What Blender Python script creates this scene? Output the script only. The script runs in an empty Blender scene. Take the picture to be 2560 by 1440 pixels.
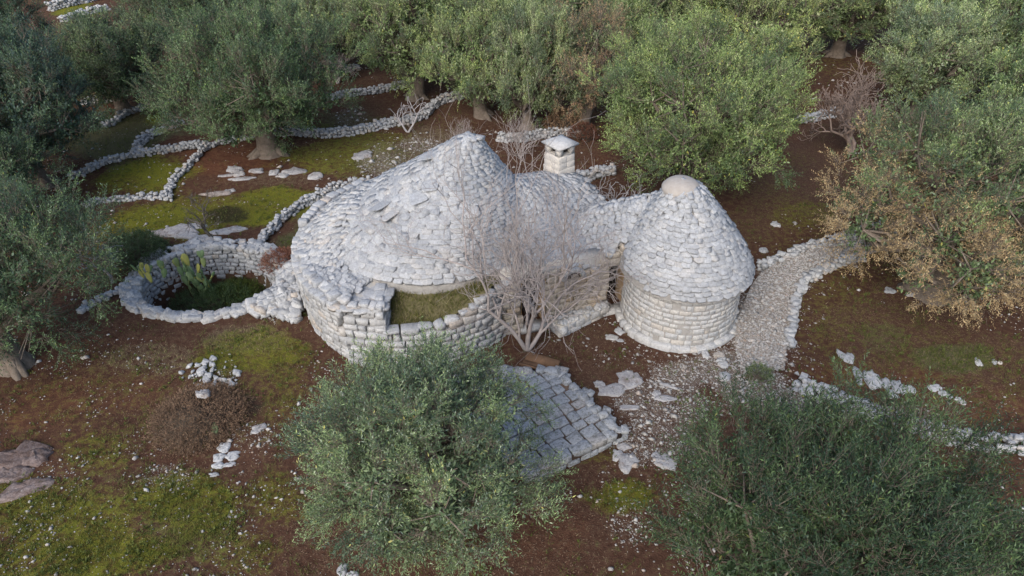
import bpy, bmesh, math, random
import numpy as np
from mathutils import Matrix, Vector

# ---------------------------------------------------------------- camera, sky, sun, exposure
sc = bpy.context.scene
col = sc.collection
PITCH = math.radians(36.0); CAM_H = 13.0; F = 1804.0        # F: focal length in photograph pixels
cam_d = bpy.data.cameras.new('camera'); cam = bpy.data.objects.new('camera', cam_d); col.objects.link(cam)
cam.location = (0, 0, CAM_H); cam.rotation_euler = (math.pi / 2 - PITCH, 0, 0)
cam_d.sensor_width = 36.0; cam_d.lens = 36.0 * F / 2560.0; cam_d.clip_start = 0.1; cam_d.clip_end = 1500
sc.camera = cam
SUN_EL, SUN_AZ = math.radians(38), math.radians(205)        # azimuth measured clockwise from +Y (the view direction)
w = bpy.data.worlds.new('World'); sc.world = w; w.use_nodes = True
nt = w.node_tree; nt.nodes.clear()
sky = nt.nodes.new('ShaderNodeTexSky'); sky.sky_type = 'NISHITA'; sky.sun_disc = False
sky.sun_elevation = SUN_EL; sky.sun_rotation = SUN_AZ; sky.dust_density = 2.5; sky.air_density = 1.0; sky.ozone_density = 1.0
bg = nt.nodes.new('ShaderNodeBackground'); bg.inputs['Strength'].default_value = 0.13
wo = nt.nodes.new('ShaderNodeOutputWorld')
nt.links.new(sky.outputs[0], bg.inputs[0]); nt.links.new(bg.outputs[0], wo.inputs[0])
sun_d = bpy.data.lights.new('sun', 'SUN'); sun_d.energy = 1.2; sun_d.angle = math.radians(38); sun_d.color = (1.0, 0.96, 0.91)
sun = bpy.data.objects.new('sun', sun_d); col.objects.link(sun)
sdir = Vector((math.sin(SUN_AZ) * math.cos(SUN_EL), math.cos(SUN_AZ) * math.cos(SUN_EL), math.sin(SUN_EL)))
sun.rotation_euler = sdir.to_track_quat('Z', 'Y').to_euler()
sc.view_settings.view_transform = 'Standard'; sc.view_settings.look = 'None'
sc.view_settings.exposure = 0.82; sc.view_settings.gamma = 1.0; sc.view_settings.use_curve_mapping = False
sc.cycles.max_bounces = 4; sc.cycles.diffuse_bounces = 2; sc.cycles.glossy_bounces = 2; sc.cycles.transmission_bounces = 3
sc.cycles.transparent_max_bounces = 4

# ---------------------------------------------------------------- helpers
rng = np.random.default_rng(7); random.seed(7)
SN, CS = math.sin(PITCH), math.cos(PITCH)
def at(px, py, z=0.0):
    """the place at height z that the photograph shows at pixel (px, py) of 2560 x 1440"""
    x = (px - 1280) / F; y = -(py - 720) / F
    dx, dy, dz = x, CS + y * SN, -SN + y * CS
    t = (z - CAM_H) / dz
    return np.array([t * dx, t * dy, z])
def proj(p):
    p = np.asarray(p, float); X, Y, Z = p[..., 0], p[..., 1], p[..., 2] - CAM_H
    dep = Y * CS - Z * SN; up = Y * SN + Z * CS
    return 1280 + F * X / dep, 720 - F * up / dep, dep
def height_of(x, y, py):
    lo, hi = -4.0, 12.0
    for _ in range(40):
        m = (lo + hi) / 2
        if proj((x, y, m))[1] > py: lo = m
        else: hi = m
    return lo

_perm = np.random.default_rng(3).random((256, 256))
def vnoise(x, y, s=1.0, o=0.0):
    x = np.asarray(x, float) * s + o + 500; y = np.asarray(y, float) * s + o * 1.7 + 500
    xi = np.floor(x).astype(int); yi = np.floor(y).astype(int); fx = x - xi; fy = y - yi
    fx = fx * fx * (3 - 2 * fx); fy = fy * fy * (3 - 2 * fy)
    g = lambda a, b: _perm[a & 255, b & 255]
    return (g(xi, yi) * (1 - fx) + g(xi + 1, yi) * fx) * (1 - fy) + (g(xi, yi + 1) * (1 - fx) + g(xi + 1, yi + 1) * fx) * fy
def fbm(x, y, s=1.0, o=0.0, n=4):
    r = 0; a = 0.5; t = 0
    for k in range(n):
        r = r + a * vnoise(x, y, s * 2 ** k, o + 13.7 * k); t += a; a *= 0.55
    return r / t
def sstep(a, b, x):
    t = np.clip((x - a) / (b - a), 0, 1); return t * t * (3 - 2 * t)

def mesh(name, V, faces, mat=None, smooth=False):
    """faces: list of integer arrays, each (n, k)"""
    me = bpy.data.meshes.new(name)
    V = np.asarray(V, np.float32)
    if not isinstance(faces, (list, tuple)): faces = [faces]
    faces = [np.asarray(f, np.int32) for f in faces if len(f)]
    loops = np.concatenate([f.ravel() for f in faces])
    tot = np.concatenate([np.full(len(f), f.shape[1], np.int32) for f in faces])
    start = np.concatenate([[0], np.cumsum(tot)[:-1]]).astype(np.int32)
    me.vertices.add(len(V)); me.vertices.foreach_set('co', V.ravel())
    me.loops.add(len(loops)); me.loops.foreach_set('vertex_index', loops)
    me.polygons.add(len(tot)); me.polygons.foreach_set('loop_start', start); me.polygons.foreach_set('loop_total', tot)
    if smooth: me.polygons.foreach_set('use_smooth', np.ones(len(tot), bool))
    me.update(calc_edges=True); me.validate()
    if mat: me.materials.append(mat)
    return me
def link(name, data, parent=None, loc=None):
    o = bpy.data.objects.new(name, data); col.objects.link(o)
    if parent is not None: o.parent = parent
    if loc is not None: o.location = loc
    return o
def tag(o, label=None, cat=None, group=None, kind=None):
    if label: o['label'] = label
    if cat: o['category'] = cat
    if group: o['group'] = group
    if kind: o['kind'] = kind
    return o
def thing(name, label, cat, loc, group=None):
    return tag(link(name, None, None, loc), label, cat, group)
def origin(o):
    p = np.zeros(3)
    while o is not None: p = p + np.array(o.location); o = o.parent
    return p
class Geo:
    def __init__(s): s.V = []; s.F = {}; s.n = 0
    def add(s, V, F):
        V = np.asarray(V, float); F = np.asarray(F, int)
        s.V.append(V); s.F.setdefault(F.shape[1], []).append(F + s.n); s.n += len(V)
    def mesh(s, name, mat, smooth=False, off=None):
        V = np.concatenate(s.V)
        if off is not None: V = V - off
        return mesh(name, V, [np.concatenate(f) for f in s.F.values()], mat, smooth)
    def obj(s, name, mat, parent=None, smooth=False):
        off = origin(parent) if parent is not None else np.zeros(3)
        return link(name, s.mesh(name, mat, smooth, off), parent)
def tube(g, P, r, n=6, cap=True):
    P = np.asarray(P, float); r = np.broadcast_to(np.asarray(r, float), (len(P),))
    T = np.gradient(P, axis=0); T /= np.linalg.norm(T, axis=1, keepdims=True) + 1e-9
    ref = np.array([0, 0, 1.0]) if abs(T[0][2]) < 0.9 else np.array([1.0, 0, 0])
    A = np.cross(T, ref); A /= np.linalg.norm(A, axis=1, keepdims=True) + 1e-9
    B = np.cross(T, A)
    a = np.arange(n) * 2 * math.pi / n
    V = P[:, None] + r[:, None, None] * (np.cos(a)[None, :, None] * A[:, None] + np.sin(a)[None, :, None] * B[:, None])
    m = len(P); i = np.arange(m - 1)[:, None] * n; k = np.arange(n)[None]; k2 = (k + 1) % n
    Fq = np.stack([i + k, i + k2, i + n + k2, i + n + k], -1).reshape(-1, 4)
    V = V.reshape(-1, 3)
    g.add(V, Fq)
    if cap:
        base = g.n - len(V)
        g.F.setdefault(3, []).append(np.array([[base + (m - 1) * n, base + (m - 1) * n + j, base + (m - 1) * n + j + 1] for j in range(1, n - 1)]))
BOXF = np.array([[0, 3, 2, 1], [4, 5, 6, 7], [0, 1, 5, 4], [1, 2, 6, 5], [2, 3, 7, 6], [3, 0, 4, 7]])
def box_pts(c, s, R=None):
    c = np.asarray(c, float); s = np.asarray(s, float) / 2
    V = np.array([[-1, -1, -1], [1, -1, -1], [1, 1, -1], [-1, 1, -1], [-1, -1, 1], [1, -1, 1], [1, 1, 1], [-1, 1, 1]]) * s
    return (V if R is None else V @ np.asarray(R).T) + c
def rotz(a): return np.array([[math.cos(a), -math.sin(a), 0], [math.sin(a), math.cos(a), 0], [0, 0, 1.0]])

# ---------------------------------------------------------------- materials
class Mat:
    def __init__(s, name, rough=0.9, spec=0.2):
        s.m = bpy.data.materials.new(name); s.m.use_nodes = True; s.t = s.m.node_tree; s.t.nodes.clear()
        s.out = s.n('ShaderNodeOutputMaterial'); s.b = s.n('ShaderNodeBsdfPrincipled')
        s.b.inputs['Roughness'].default_value = rough; s.b.inputs['Specular IOR Level'].default_value = spec
        s.l(s.b.outputs[0], s.out.inputs[0])
    def n(s, t): return s.t.nodes.new(t)
    def l(s, a, b): s.t.links.new(a, b)
    def pos(s):
        if not hasattr(s, '_p'): s._p = s.n('ShaderNodeNewGeometry')
        return s._p.outputs['Position']
    def noise(s, scale, detail=4, rough=0.6, vec=None, dist=0.0):
        k = s.n('ShaderNodeTexNoise'); k.inputs['Scale'].default_value = scale; k.inputs['Detail'].default_value = detail
        k.inputs['Roughness'].default_value = rough; k.inputs['Distortion'].default_value = dist
        s.l(vec or s.pos(), k.inputs['Vector']); return k.outputs['Fac']
    def ramp(s, f, stops, interp='LINEAR'):
        k = s.n('ShaderNodeValToRGB'); k.color_ramp.interpolation = interp; e = k.color_ramp.elements
        while len(e) < len(stops): e.new(0.5)
        for q, (p, c) in zip(e, stops):
            q.position = p; q.color = (c if isinstance(c, (tuple, list)) else (c, c, c)) + (() if isinstance(c, (tuple, list)) and len(c) == 4 else (1,)) if not isinstance(c, (tuple, list)) else (tuple(c) + (1,))[:4]
        s.l(f, k.inputs[0]); return k.outputs[0]
    def math(s, op, a, b=None, c=None, clamp=False):
        k = s.n('ShaderNodeMath'); k.operation = op; k.use_clamp = clamp
        for i, v in enumerate((a, b, c)):
            if v is None: continue
            if isinstance(v, (int, float)): k.inputs[i].default_value = v
            else: s.l(v, k.inputs[i])
        return k.outputs[0]
    def mix(s, f, a, b, mode='MIX'):
        k = s.n('ShaderNodeMix'); k.data_type = 'RGBA'; k.blend_type = mode
        for i, v in ((0, f), (6, a), (7, b)):
            if isinstance(v, (int, float)): k.inputs[i].default_value = v
            elif isinstance(v, (tuple, list)): k.inputs[i].default_value = (tuple(v) + (1,))[:4]
            else: s.l(v, k.inputs[i])
        return k.outputs[2]
    def attr(s, name):
        k = s.n('ShaderNodeAttribute'); k.attribute_name = name; return k
    def rand(s):
        if not hasattr(s, '_r'):
            s.pos(); oi = s.n('ShaderNodeObjectInfo')
            s._r = s.math('FRACT', s.math('ADD', s.math('MULTIPLY', oi.outputs['Random'], 7.13), s.math('MULTIPLY', s._p.outputs['Random Per Island'], 3.71)))
        return s._r
    def color(s, c): s.l(c, s.b.inputs['Base Color'])
    def bump(s, h, strength=0.5, dist=0.02):
        k = s.n('ShaderNodeBump'); k.inputs['Strength'].default_value = strength; k.inputs['Distance'].default_value = dist
        s.l(h, k.inputs['Height']); s.l(k.outputs[0], s.b.inputs['Normal'])

def stone_material(name, c1, c2, c3, warm=(0.5, 0.4, 0.3), warm_lo=0.62, dark=(0.1, 0.1, 0.1), dark_amt=0.5):
    M = Mat(name, 0.95, 0.1)
    r = M.rand()
    c1, c2, c3, warm = [tuple(.89 * k * t for k, t in zip(c, (.965, .995, 1.04))) for c in (c1, c2, c3, warm)]
    base = M.ramp(r, [(0.0, c1), (0.45, c2), (0.85, c3), (1.0, warm)])
    big = M.noise(0.9, 4, 0.6)
    base = M.mix(M.ramp(big, [(warm_lo, 0.0), (warm_lo + 0.16, 0.75)]), base, warm)
    fine = M.noise(16, 5, 0.7)
    base = M.mix(1.0, base, M.ramp(fine, [(0.25, 0.62), (0.55, 1.0), (0.75, 1.18)]), 'MULTIPLY')
    spots = M.noise(34, 3, 0.6)
    base = M.mix(M.math('MULTIPLY', M.ramp(spots, [(0.6, 0.0), (0.68, 1.0)]), dark_amt), base, dark)
    pale = M.noise(11, 4, 0.65)
    base = M.mix(M.ramp(pale, [(0.62, 0.0), (0.7, 0.45)]), base, (0.62, 0.615, 0.6))
    M.color(base)
    M.bump(M.noise(22, 6, 0.7), 0.8, 0.03)
    return M.m
M_ROOF = stone_material('grey_limestone', (0.40, 0.405, 0.41), (0.47, 0.47, 0.47), (0.54, 0.54, 0.535), (0.53, 0.505, 0.475), 0.72, (0.16, 0.16, 0.16), 0.4)
M_WALL = stone_material('cream_limestone', (0.56, 0.555, 0.545), (0.62, 0.605, 0.58), (0.66, 0.635, 0.59), (0.64, 0.57, 0.49), 0.6, (0.27, 0.26, 0.25), 0.3)
M_FAC = stone_material('tan_limestone', (0.5, 0.45, 0.38), (0.55, 0.48, 0.39), (0.58, 0.5, 0.41), (0.56, 0.42, 0.28), 0.5, (0.27, 0.26, 0.25), 0.4)
M_RUB = stone_material('field_limestone', (0.44, 0.44, 0.44), (0.52, 0.515, 0.505), (0.6, 0.59, 0.57), (0.55, 0.48, 0.41), 0.7, (0.17, 0.16, 0.15), 0.4)
M_PAVE = stone_material('lichen_paving_stone', (0.36, 0.37, 0.38), (0.42, 0.43, 0.44), (0.47, 0.475, 0.48), (0.44, 0.41, 0.38), 0.74, (0.07, 0.07, 0.06), 1.0)
def add_mottle(m, c, scale, lo, hi, amt):
    t = m.node_tree; b = next(n for n in t.nodes if n.type == 'BSDF_PRINCIPLED'); l = b.inputs['Base Color'].links[0]; src = l.from_socket
    ns = t.nodes.new('ShaderNodeTexNoise'); ns.inputs['Scale'].default_value = scale; ns.inputs['Detail'].default_value = 5; ns.inputs['Roughness'].default_value = .7
    gp = t.nodes.new('ShaderNodeNewGeometry'); t.links.new(gp.outputs['Position'], ns.inputs['Vector'])
    mr = t.nodes.new('ShaderNodeMapRange'); mr.inputs[1].default_value = lo; mr.inputs[2].default_value = hi; mr.inputs[4].default_value = amt; t.links.new(ns.outputs['Fac'], mr.inputs[0])
    mx = t.nodes.new('ShaderNodeMix'); mx.data_type = 'RGBA'; mx.inputs[7].default_value = (*c, 1); t.links.new(mr.outputs[0], mx.inputs[0]); t.links.new(src, mx.inputs[6]); t.links.new(mx.outputs[2], b.inputs['Base Color'])
add_mottle(M_PAVE, (.1, .1, .085), 9, .5, .6, .55)
M_ROCK = stone_material('bedrock_limestone', (0.44, 0.42, 0.41), (0.5, 0.48, 0.465), (0.55, 0.53, 0.515), (0.42, 0.35, 0.3), 0.58, (0.13, 0.11, 0.1), 0.75)
add_mottle(M_ROOF, (.27, .275, .28), 2.4, .5, .72, .5); add_mottle(M_RUB, (.3, .295, .28), 2.8, .52, .72, .45); add_mottle(M_WALL, (.36, .36, .36), 1.6, .48, .66, .5)
add_mottle(M_ROCK, (.16, .12, .1), 5, .52, .66, .6)
M_DULL = stone_material('brown_bedrock', (0.24, 0.18, 0.16), (0.28, 0.22, 0.2), (0.33, 0.27, 0.25), (0.2, 0.12, 0.09), 0.54, (0.07, 0.05, 0.04), 0.7)

add_mottle(M_DULL, (.09, .06, .05), 3.5, .45, .6, .75)
def plain(name, c1, c2, scale=6, rough=0.95, bump=0.4, spec=0.1):
    M = Mat(name, rough, spec)
    M.color(M.mix(M.ramp(M.noise(scale, 5, 0.65), [(0.3, 0.0), (0.7, 1.0)]), c1, c2))
    M.bump(M.noise(scale * 5, 4, 0.6), bump, 0.02); return M.m
M_CORE = plain('rubble_fill', (0.26, 0.25, 0.24), (0.38, 0.37, 0.35), 9, bump=0.9)
M_PLAST = plain('tan_plaster', (0.5, 0.36, 0.22), (0.42, 0.31, 0.21), 3)
M_OLDPL = plain('worn_lime_plaster', (0.52, 0.48, 0.42), (0.42, 0.41, 0.39), 2.2)
M_DARK = plain('dim_interior', (0.05, 0.04, 0.035), (0.07, 0.055, 0.045), 3)  # shade of the hollows is put into the colour itself
M_CAP = plain('cement_cap', (0.33, 0.3, 0.27), (0.41, 0.38, 0.35), 7)
M_WOOD = plain('weathered_wood', (0.13, 0.08, 0.05), (0.25, 0.15, 0.09), 5)
M_BARK = plain('olive_bark', (0.13, 0.105, 0.085), (0.24, 0.2, 0.165), 7, bump=1.0)
M_TWIG = plain('grey_twig', (0.3, 0.265, 0.25), (0.42, 0.375, 0.36), 5)
M_PALE = plain('pale_twig', (0.34, 0.32, 0.33), (0.45, 0.43, 0.43), 5)
M_DTWIG = plain('dark_twig', (0.1, 0.085, 0.07), (0.17, 0.15, 0.125), 5)

def leaf_material(name, top, top2, under, dry=None, trans=0.25, vig=False):
    M = Mat(name, 0.58, 0.2)
    r = M.rand(); oi = M.n('ShaderNodeObjectInfo')
    a = M.ramp(r, [(0.0, top), (0.75, top2), (0.97, tuple(1.5 * k for k in top2)), (1.0, dry or top2)])
    a = M.mix(M._p.outputs['Backfacing'], a, under)
    if vig:
        v = M.attr('vigour').outputs['Fac']        # young sprays are paler and yellower than old ones
        a = M.mix(1.0, a, M.ramp(v, [(0.0, (.55, .64, .72)), (.5, (1, 1, 1)), (1.0, (1.58, 1.55, 1.32))]), 'MULTIPLY')
    a = M.mix(1.0, a, oi.outputs['Color'], 'MULTIPLY')
    M.color(a)
    tr = M.n('ShaderNodeBsdfTranslucent'); M.l(a, tr.inputs[0])
    ms = M.n('ShaderNodeMixShader'); ms.inputs[0].default_value = trans
    M.l(M.b.outputs[0], ms.inputs[1]); M.l(tr.outputs[0], ms.inputs[2]); M.l(ms.outputs[0], M.out.inputs[0])
    return M.m
M_LEAF = leaf_material('olive_leaf', (0.062, 0.094, 0.047), (0.12, 0.157, 0.082), (0.22, 0.255, 0.195), (0.34, 0.3, 0.1), .15, True)
M_DRYLEAF = leaf_material('dry_olive_leaf', (0.3, 0.19, 0.12), (0.43, 0.3, 0.195), (0.47, 0.37, 0.27), (0.26, 0.14, 0.08))
M_GRASS = leaf_material('grass_blade', (0.06, 0.085, 0.02), (0.12, 0.14, 0.035), (0.1, 0.12, 0.03), (0.3, 0.25, 0.13), 0.2)
M_STRAW = leaf_material('dry_grass_blade', (0.2, 0.16, 0.09), (0.32, 0.27, 0.16), (0.3, 0.25, 0.15), (0.36, 0.3, 0.18), 0.2)
M_LITTER = leaf_material('fallen_leaf', (0.09, 0.05, 0.032), (0.18, 0.11, 0.07), (0.2, 0.135, 0.09), (0.24, 0.17, 0.11), 0.1)
M_REDLEAF = leaf_material('red_dry_leaf', (0.14, 0.05, 0.035), (0.24, 0.11, 0.07), (0.25, 0.13, 0.09), (0.3, 0.18, 0.1), 0.1)
def pad_material():
    M = Mat('cactus_pad', 0.55, 0.3)
    M.color(M.mix(M.ramp(M.rand(), [(0.55, 0.0), (0.95, 1.0)]), M.ramp(M.noise(6, 3), [(0.3, (0.12, 0.2, 0.09)), (0.7, (0.19, 0.27, 0.13))]), (0.36, 0.36, 0.1)))
    M.bump(M.ramp(M.noise(30, 1), [(0.6, 0.0), (0.7, 1.0)]), 0.4, 0.01); return M.m
M_PAD = pad_material()
M_PEB = stone_material('pebble_limestone', (0.36, 0.33, 0.3), (0.5, 0.47, 0.43), (0.62, 0.59, 0.55), (0.45, 0.34, 0.26), 0.7, (0.2, 0.17, 0.15), 0.3)

# ---------------------------------------------------------------- ground
PIT_C = np.array([-9.35, 18.1]); PIT_R = np.array([1.95, 1.45]); PIT_D = 1.15
def pit_e(x, y): return np.sqrt(((x - PIT_C[0]) / PIT_R[0]) ** 2 + ((y - PIT_C[1]) / PIT_R[1]) ** 2)
def gz(x, y):
    x = np.asarray(x, float); y = np.asarray(y, float)
    h = (fbm(x, y, 0.16, 3.1, 3) - 0.5) * 0.36 + (fbm(x, y, 1.3, 9.2, 3) - 0.5) * 0.07
    e = pit_e(x, y)
    return h - PIT_D * (1 - sstep(1.0, 1.12, e)) + 0.25 * (1 - sstep(0.3, 0.95, e)) * (fbm(x, y, 1.1, 4.4, 2))
# patches of ground cover: (pixel x, pixel y, half width, half height in pixels, kind, weight)
PATCH = [
 # bright moss / low green
 (390, 430, 100, 45, 'moss', 1.0), (420, 545, 120, 40, 'moss', .9), (640, 545, 100, 30, 'moss', 1.0), (700, 490, 140, 22, 'moss', .9),
 (330, 560, 90, 60, 'moss', .6), (560, 500, 120, 20, 'moss', .6), (880, 370, 150, 35, 'moss', .55), (960, 345, 120, 22, 'moss', .5),
 (620, 880, 130, 60, 'moss', .7), (540, 900, 60, 30, 'moss', .8), (480, 1250, 160, 80, 'moss', .7), (150, 1300, 220, 130, 'moss', .68), (60, 1400, 160, 60, 'moss', .6),
 (280, 1390, 160, 80, 'moss', .75), (600, 1370, 150, 70, 'moss', .4), (350, 1300, 420, 190, 'grass', .28), (300, 1000, 300, 160, 'moss', .2), (640, 950, 130, 160, 'moss', .25), (700, 1250, 100, 100, 'moss', .5), (250, 1130, 120, 70, 'moss', .45), (2080, 740, 70, 60, 'moss', .3),
 (2080, 830, 60, 50, 'moss', .3), (2400, 895, 110, 40, 'grass', 1.0), (2220, 840, 60, 40, 'grass', .5), (2010, 540, 90, 40, 'moss', .45), (1560, 1240, 80, 40, 'moss', .8), (2300, 1010, 160, 40, 'moss', .2),
 (200, 30, 60, 18, 'moss', 1.0), (400, 300, 30, 12, 'moss', 1.0), (700, 960, 60, 90, 'moss', .4), (1500, 1130, 60, 40, 'moss', .35),
 (460, 545, 200, 45, 'moss', .8), (660, 520, 190, 40, 'moss', .8), (360, 450, 120, 50, 'moss', .7), (850, 400, 160, 45, 'moss', .6), (300, 600, 100, 40, 'moss', .5), (780, 330, 100, 22, 'moss', .4),
 # soft grey green grass
 (280, 350, 140, 70, 'grass', .95), (420, 300, 90, 40, 'grass', .8), (900, 400, 160, 50, 'grass', .4), (900, 310, 120, 30, 'grass', .5),
 (300, 350, 110, 60, 'grass', .9), (820, 560, 110, 60, 'grass', 1.0), (740, 610, 60, 40, 'grass', .9), (620, 720, 110, 30, 'grass', .7), (950, 380, 150, 45, 'grass', .4),
 (880, 300, 80, 25, 'grass', .6), (480, 1330, 150, 70, 'grass', .5), (380, 890, 130, 40, 'dry', .5), (600, 850, 110, 40, 'dry', .7),
 # pale stony, dry grass
 (1000, 395, 110, 50, 'dry', .8), (1060, 350, 90, 30, 'dry', .7), (770, 370, 70, 25, 'dry', .4), (700, 450, 130, 22, 'dry', .4),
 # bare red soil
 (570, 400, 130, 45, 'red', .9), (820, 350, 120, 30, 'red', .3), (2200, 940, 260, 40, 'red', .8), (2450, 1000, 160, 50, 'red', .8), (250, 990, 180, 60, 'red', .5), (110, 1010, 110, 60, 'red', .5), (1370, 1330, 110, 80, 'red', .5),
 (1480, 400, 50, 40, 'red', .6), (300, 270, 60, 20, 'red', .6), (2300, 740, 120, 30, 'red', .5), (2000, 560, 60, 60, 'red', .25),
 # leaf litter
 (2050, 430, 130, 120, 'litter', 1.0), (2250, 800, 220, 90, 'litter', .9), (2480, 900, 140, 80, 'litter', .8), (1420, 830, 130, 60, 'litter', .8), (1100, 290, 170, 40, 'litter', .8),
 (1900, 560, 90, 50, 'litter', .7), (960, 270, 130, 30, 'litter', .7), (2100, 330, 110, 60, 'litter', .8), (700, 380, 60, 20, 'litter', .5), (1440, 380, 80, 50, 'litter', .7), (1480, 930, 60, 60, 'litter', .7), (700, 650, 60, 30, 'litter', .9), (900, 210, 100, 40, 'litter', .6),
 (2350, 980, 260, 60, 'litter', .7), (2200, 900, 150, 60, 'litter', .7), (1950, 480, 120, 80, 'litter', .8), (1500, 1000, 60, 80, 'litter', .5), (330, 950, 200, 80, 'litter', .3), (1450, 1280, 140, 140, 'litter', .35),
 # gravel, stone chips
 (1900, 820, 90, 110, 'gravel', 1.0), (1790, 920, 110, 50, 'gravel', .8), (1870, 960, 120, 50, 'gravel', .9), (1960, 690, 90, 40, 'gravel', .9), (2060, 640, 80, 30, 'gravel', .9),
 (1640, 1000, 150, 70, 'gravel', .55), (1620, 1090, 120, 70, 'gravel', .5), (1720, 930, 110, 50, 'gravel', .7), (700, 750, 60, 45, 'gravel', .8), (2080, 1040, 120, 40, 'gravel', .6), (950, 410, 70, 40, 'gravel', .55), (1040, 360, 70, 25, 'gravel', .5), (420, 1190, 80, 40, 'gravel', .3), (1930, 1000, 130, 50, 'gravel', .7),
 (540, 950, 60, 40, 'gravel', .3), (1570, 1320, 60, 60, 'gravel', .3), (640, 1100, 70, 40, 'gravel', .25), (1560, 900, 100, 40, 'gravel', .2), (2230, 1040, 130, 40, 'gravel', .4), (800, 1000, 60, 120, 'gravel', .1), (880, 290, 50, 25, 'gravel', .4),
 # burnt ash patch first; the others simply darker ground
 (570, 535, 55, 26, 'burnt_dark', 1.0), (490, 745, 60, 20, 'burnt_dark', .5), (500, 1030, 120, 60, 'burnt_dark', .35), (590, 1010, 70, 40, 'burnt_dark', .8), (1600, 550, 120, 30, 'burnt_dark', .4),
]
def patch_weights(x, y):
    W = {k: np.zeros_like(x) for k in ('moss', 'grass', 'dry', 'red', 'litter', 'gravel', 'burnt_dark')}
    wob = fbm(x, y, 0.9, 21, 4) - 0.5
    for px, py, rx, ry, kind, a in PATCH:
        c = at(px, py); ex = at(px + rx, py) - c; ey = (at(px, py - ry) - at(px, py + ry)) / 2
        A = np.array([[ex[0], ey[0]], [ex[1], ey[1]]]); Ai = np.linalg.inv(A)
        u = Ai[0, 0] * (x - c[0]) + Ai[0, 1] * (y - c[1]); v = Ai[1, 0] * (x - c[0]) + Ai[1, 1] * (y - c[1])
        d = np.sqrt(u * u + v * v) + wob * 1.2
        W[kind] = np.maximum(W[kind], a * (1 - sstep(0.6, 1.25, d)))
    # the grove floor goes on outside the picture
    far = fbm(x, y, 0.12, 5, 3)
    W['moss'] = np.maximum(W['moss'], 0.22 * sstep(0.55, 0.7, far)); W['litter'] = np.maximum(W['litter'], 0.4 * sstep(0.5, 0.65, 1 - far))
    return W
xs = np.concatenate([-np.geomspace(420, 37, 14), np.arange(-36, 36.01, 0.18), np.geomspace(37, 420, 14)])
ys = np.concatenate([np.linspace(-120, 4, 8), np.arange(5, 30, 0.14), np.arange(30, 62, 0.32), np.geomspace(63, 480, 12)])
GX, GY = np.meshgrid(xs, ys); gxf, gyf = GX.ravel(), GY.ravel()
nx, ny = len(xs), len(ys)
ii = (np.arange(ny - 1)[:, None] * nx + np.arange(nx - 1)[None]).ravel()

def ground_material():
    M = Mat('grove_soil', 0.95, 0.08)
    n1 = M.noise(1.1, 6, 0.65); n2 = M.noise(6.0, 6, 0.7); n3 = M.noise(28, 5, 0.7); n4 = M.noise(75, 3, 0.7)
    A = M.attr('cover_a'); B = M.attr('cover_b'); sa = M.n('ShaderNodeSeparateColor'); sb = M.n('ShaderNodeSeparateColor')
    M.l(A.outputs['Color'], sa.inputs[0]); M.l(B.outputs['Color'], sb.inputs[0])
    moss, grass, dry = sa.outputs; red, litter, gravel = sb.outputs; burnt_dark = M.attr('burnt_dark').outputs['Fac']
    nm = M.math('ADD', M.math('MULTIPLY', n2, .6), M.math('MULTIPLY', n3, .4))
    def edge(wt, n, lo=0.2, hi=0.95):       # ragged patch edges
        s = M.math('ADD', wt, M.math('MULTIPLY', M.math('SUBTRACT', M.math('ADD', M.math('MULTIPLY', n, .45), M.math('MULTIPLY', nm, .55)), 0.5), 3.2))
        return M.ramp(s, [(lo, 0.0), (hi, 1.0)])
    soil = M.ramp(n2, [(0.25, (0.052, 0.027, 0.018)), (0.5, (0.092, 0.048, 0.032)), (0.75, (0.15, 0.084, 0.056))])
    c = M.mix(edge(red, n1), soil, M.ramp(n2, [(0.3, (0.085, 0.036, 0.022)), (0.7, (0.18, 0.085, 0.05))]))
    c = M.mix(M.math('MULTIPLY', edge(litter, n2), 0.8), c, M.ramp(n3, [(0.3, (0.05, 0.028, 0.02)), (0.5, (0.1, 0.058, 0.04)), (0.72, (0.19, 0.125, 0.085))]))
    c = M.mix(M.math('MULTIPLY', edge(dry, n2), 0.75), c, M.ramp(n3, [(0.3, (0.11, 0.085, 0.055)), (0.7, (0.24, 0.2, 0.14))]))
    c = M.mix(M.math('MULTIPLY', edge(grass, n2), 0.8), c, M.ramp(n3, [(0.3, (0.075, 0.08, 0.038)), (0.7, (0.17, 0.17, 0.095))]))
    c = M.mix(M.math('MULTIPLY', edge(moss, n2), 0.85), c, M.ramp(n3, [(0.3, (0.085, 0.094, 0.01)), (0.7, (0.25, 0.265, 0.028))]))
    c = M.mix(M.math('MULTIPLY', edge(gravel, n3, 0.35, 0.6), 0.6), c, M.ramp(n4, [(0.35, (0.12, 0.09, 0.07)), (0.62, (0.36, 0.32, 0.28))]))
    c = M.mix(M.math('MULTIPLY', edge(burnt_dark, n2), 0.85), c, (0.022, 0.018, 0.018))
    speck = M.ramp(n4, [(0.68, 0.0), (0.73, 0.7)])
    c = M.mix(M.math('MULTIPLY', speck, M.ramp(n1, [(0.42, 0.0), (0.6, 1.0)])), c, (0.42, 0.38, 0.34))
    M.color(c)
    hgt = M.math('ADD', M.math('MULTIPLY', n2, 0.6), M.math('MULTIPLY', n3, 0.5))
    M.bump(hgt, 0.9, 0.08)
    return M.m
gm = mesh('ground', np.stack([gxf, gyf, gz(gxf, gyf)], 1), np.stack([ii, ii + 1, ii + nx + 1, ii + nx], 1), ground_material(), True)
W = patch_weights(gxf, gyf)
inpit = pit_e(gxf, gyf) < 1.05
W['grass'][inpit] = np.maximum(W['grass'][inpit], 0.7 * sstep(-9.4, -8.2, gxf[inpit])); W['burnt_dark'][inpit] = np.maximum(W['burnt_dark'][inpit], 0.45)  # pit floor: grass towards one side, darker ground throughout
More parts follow.
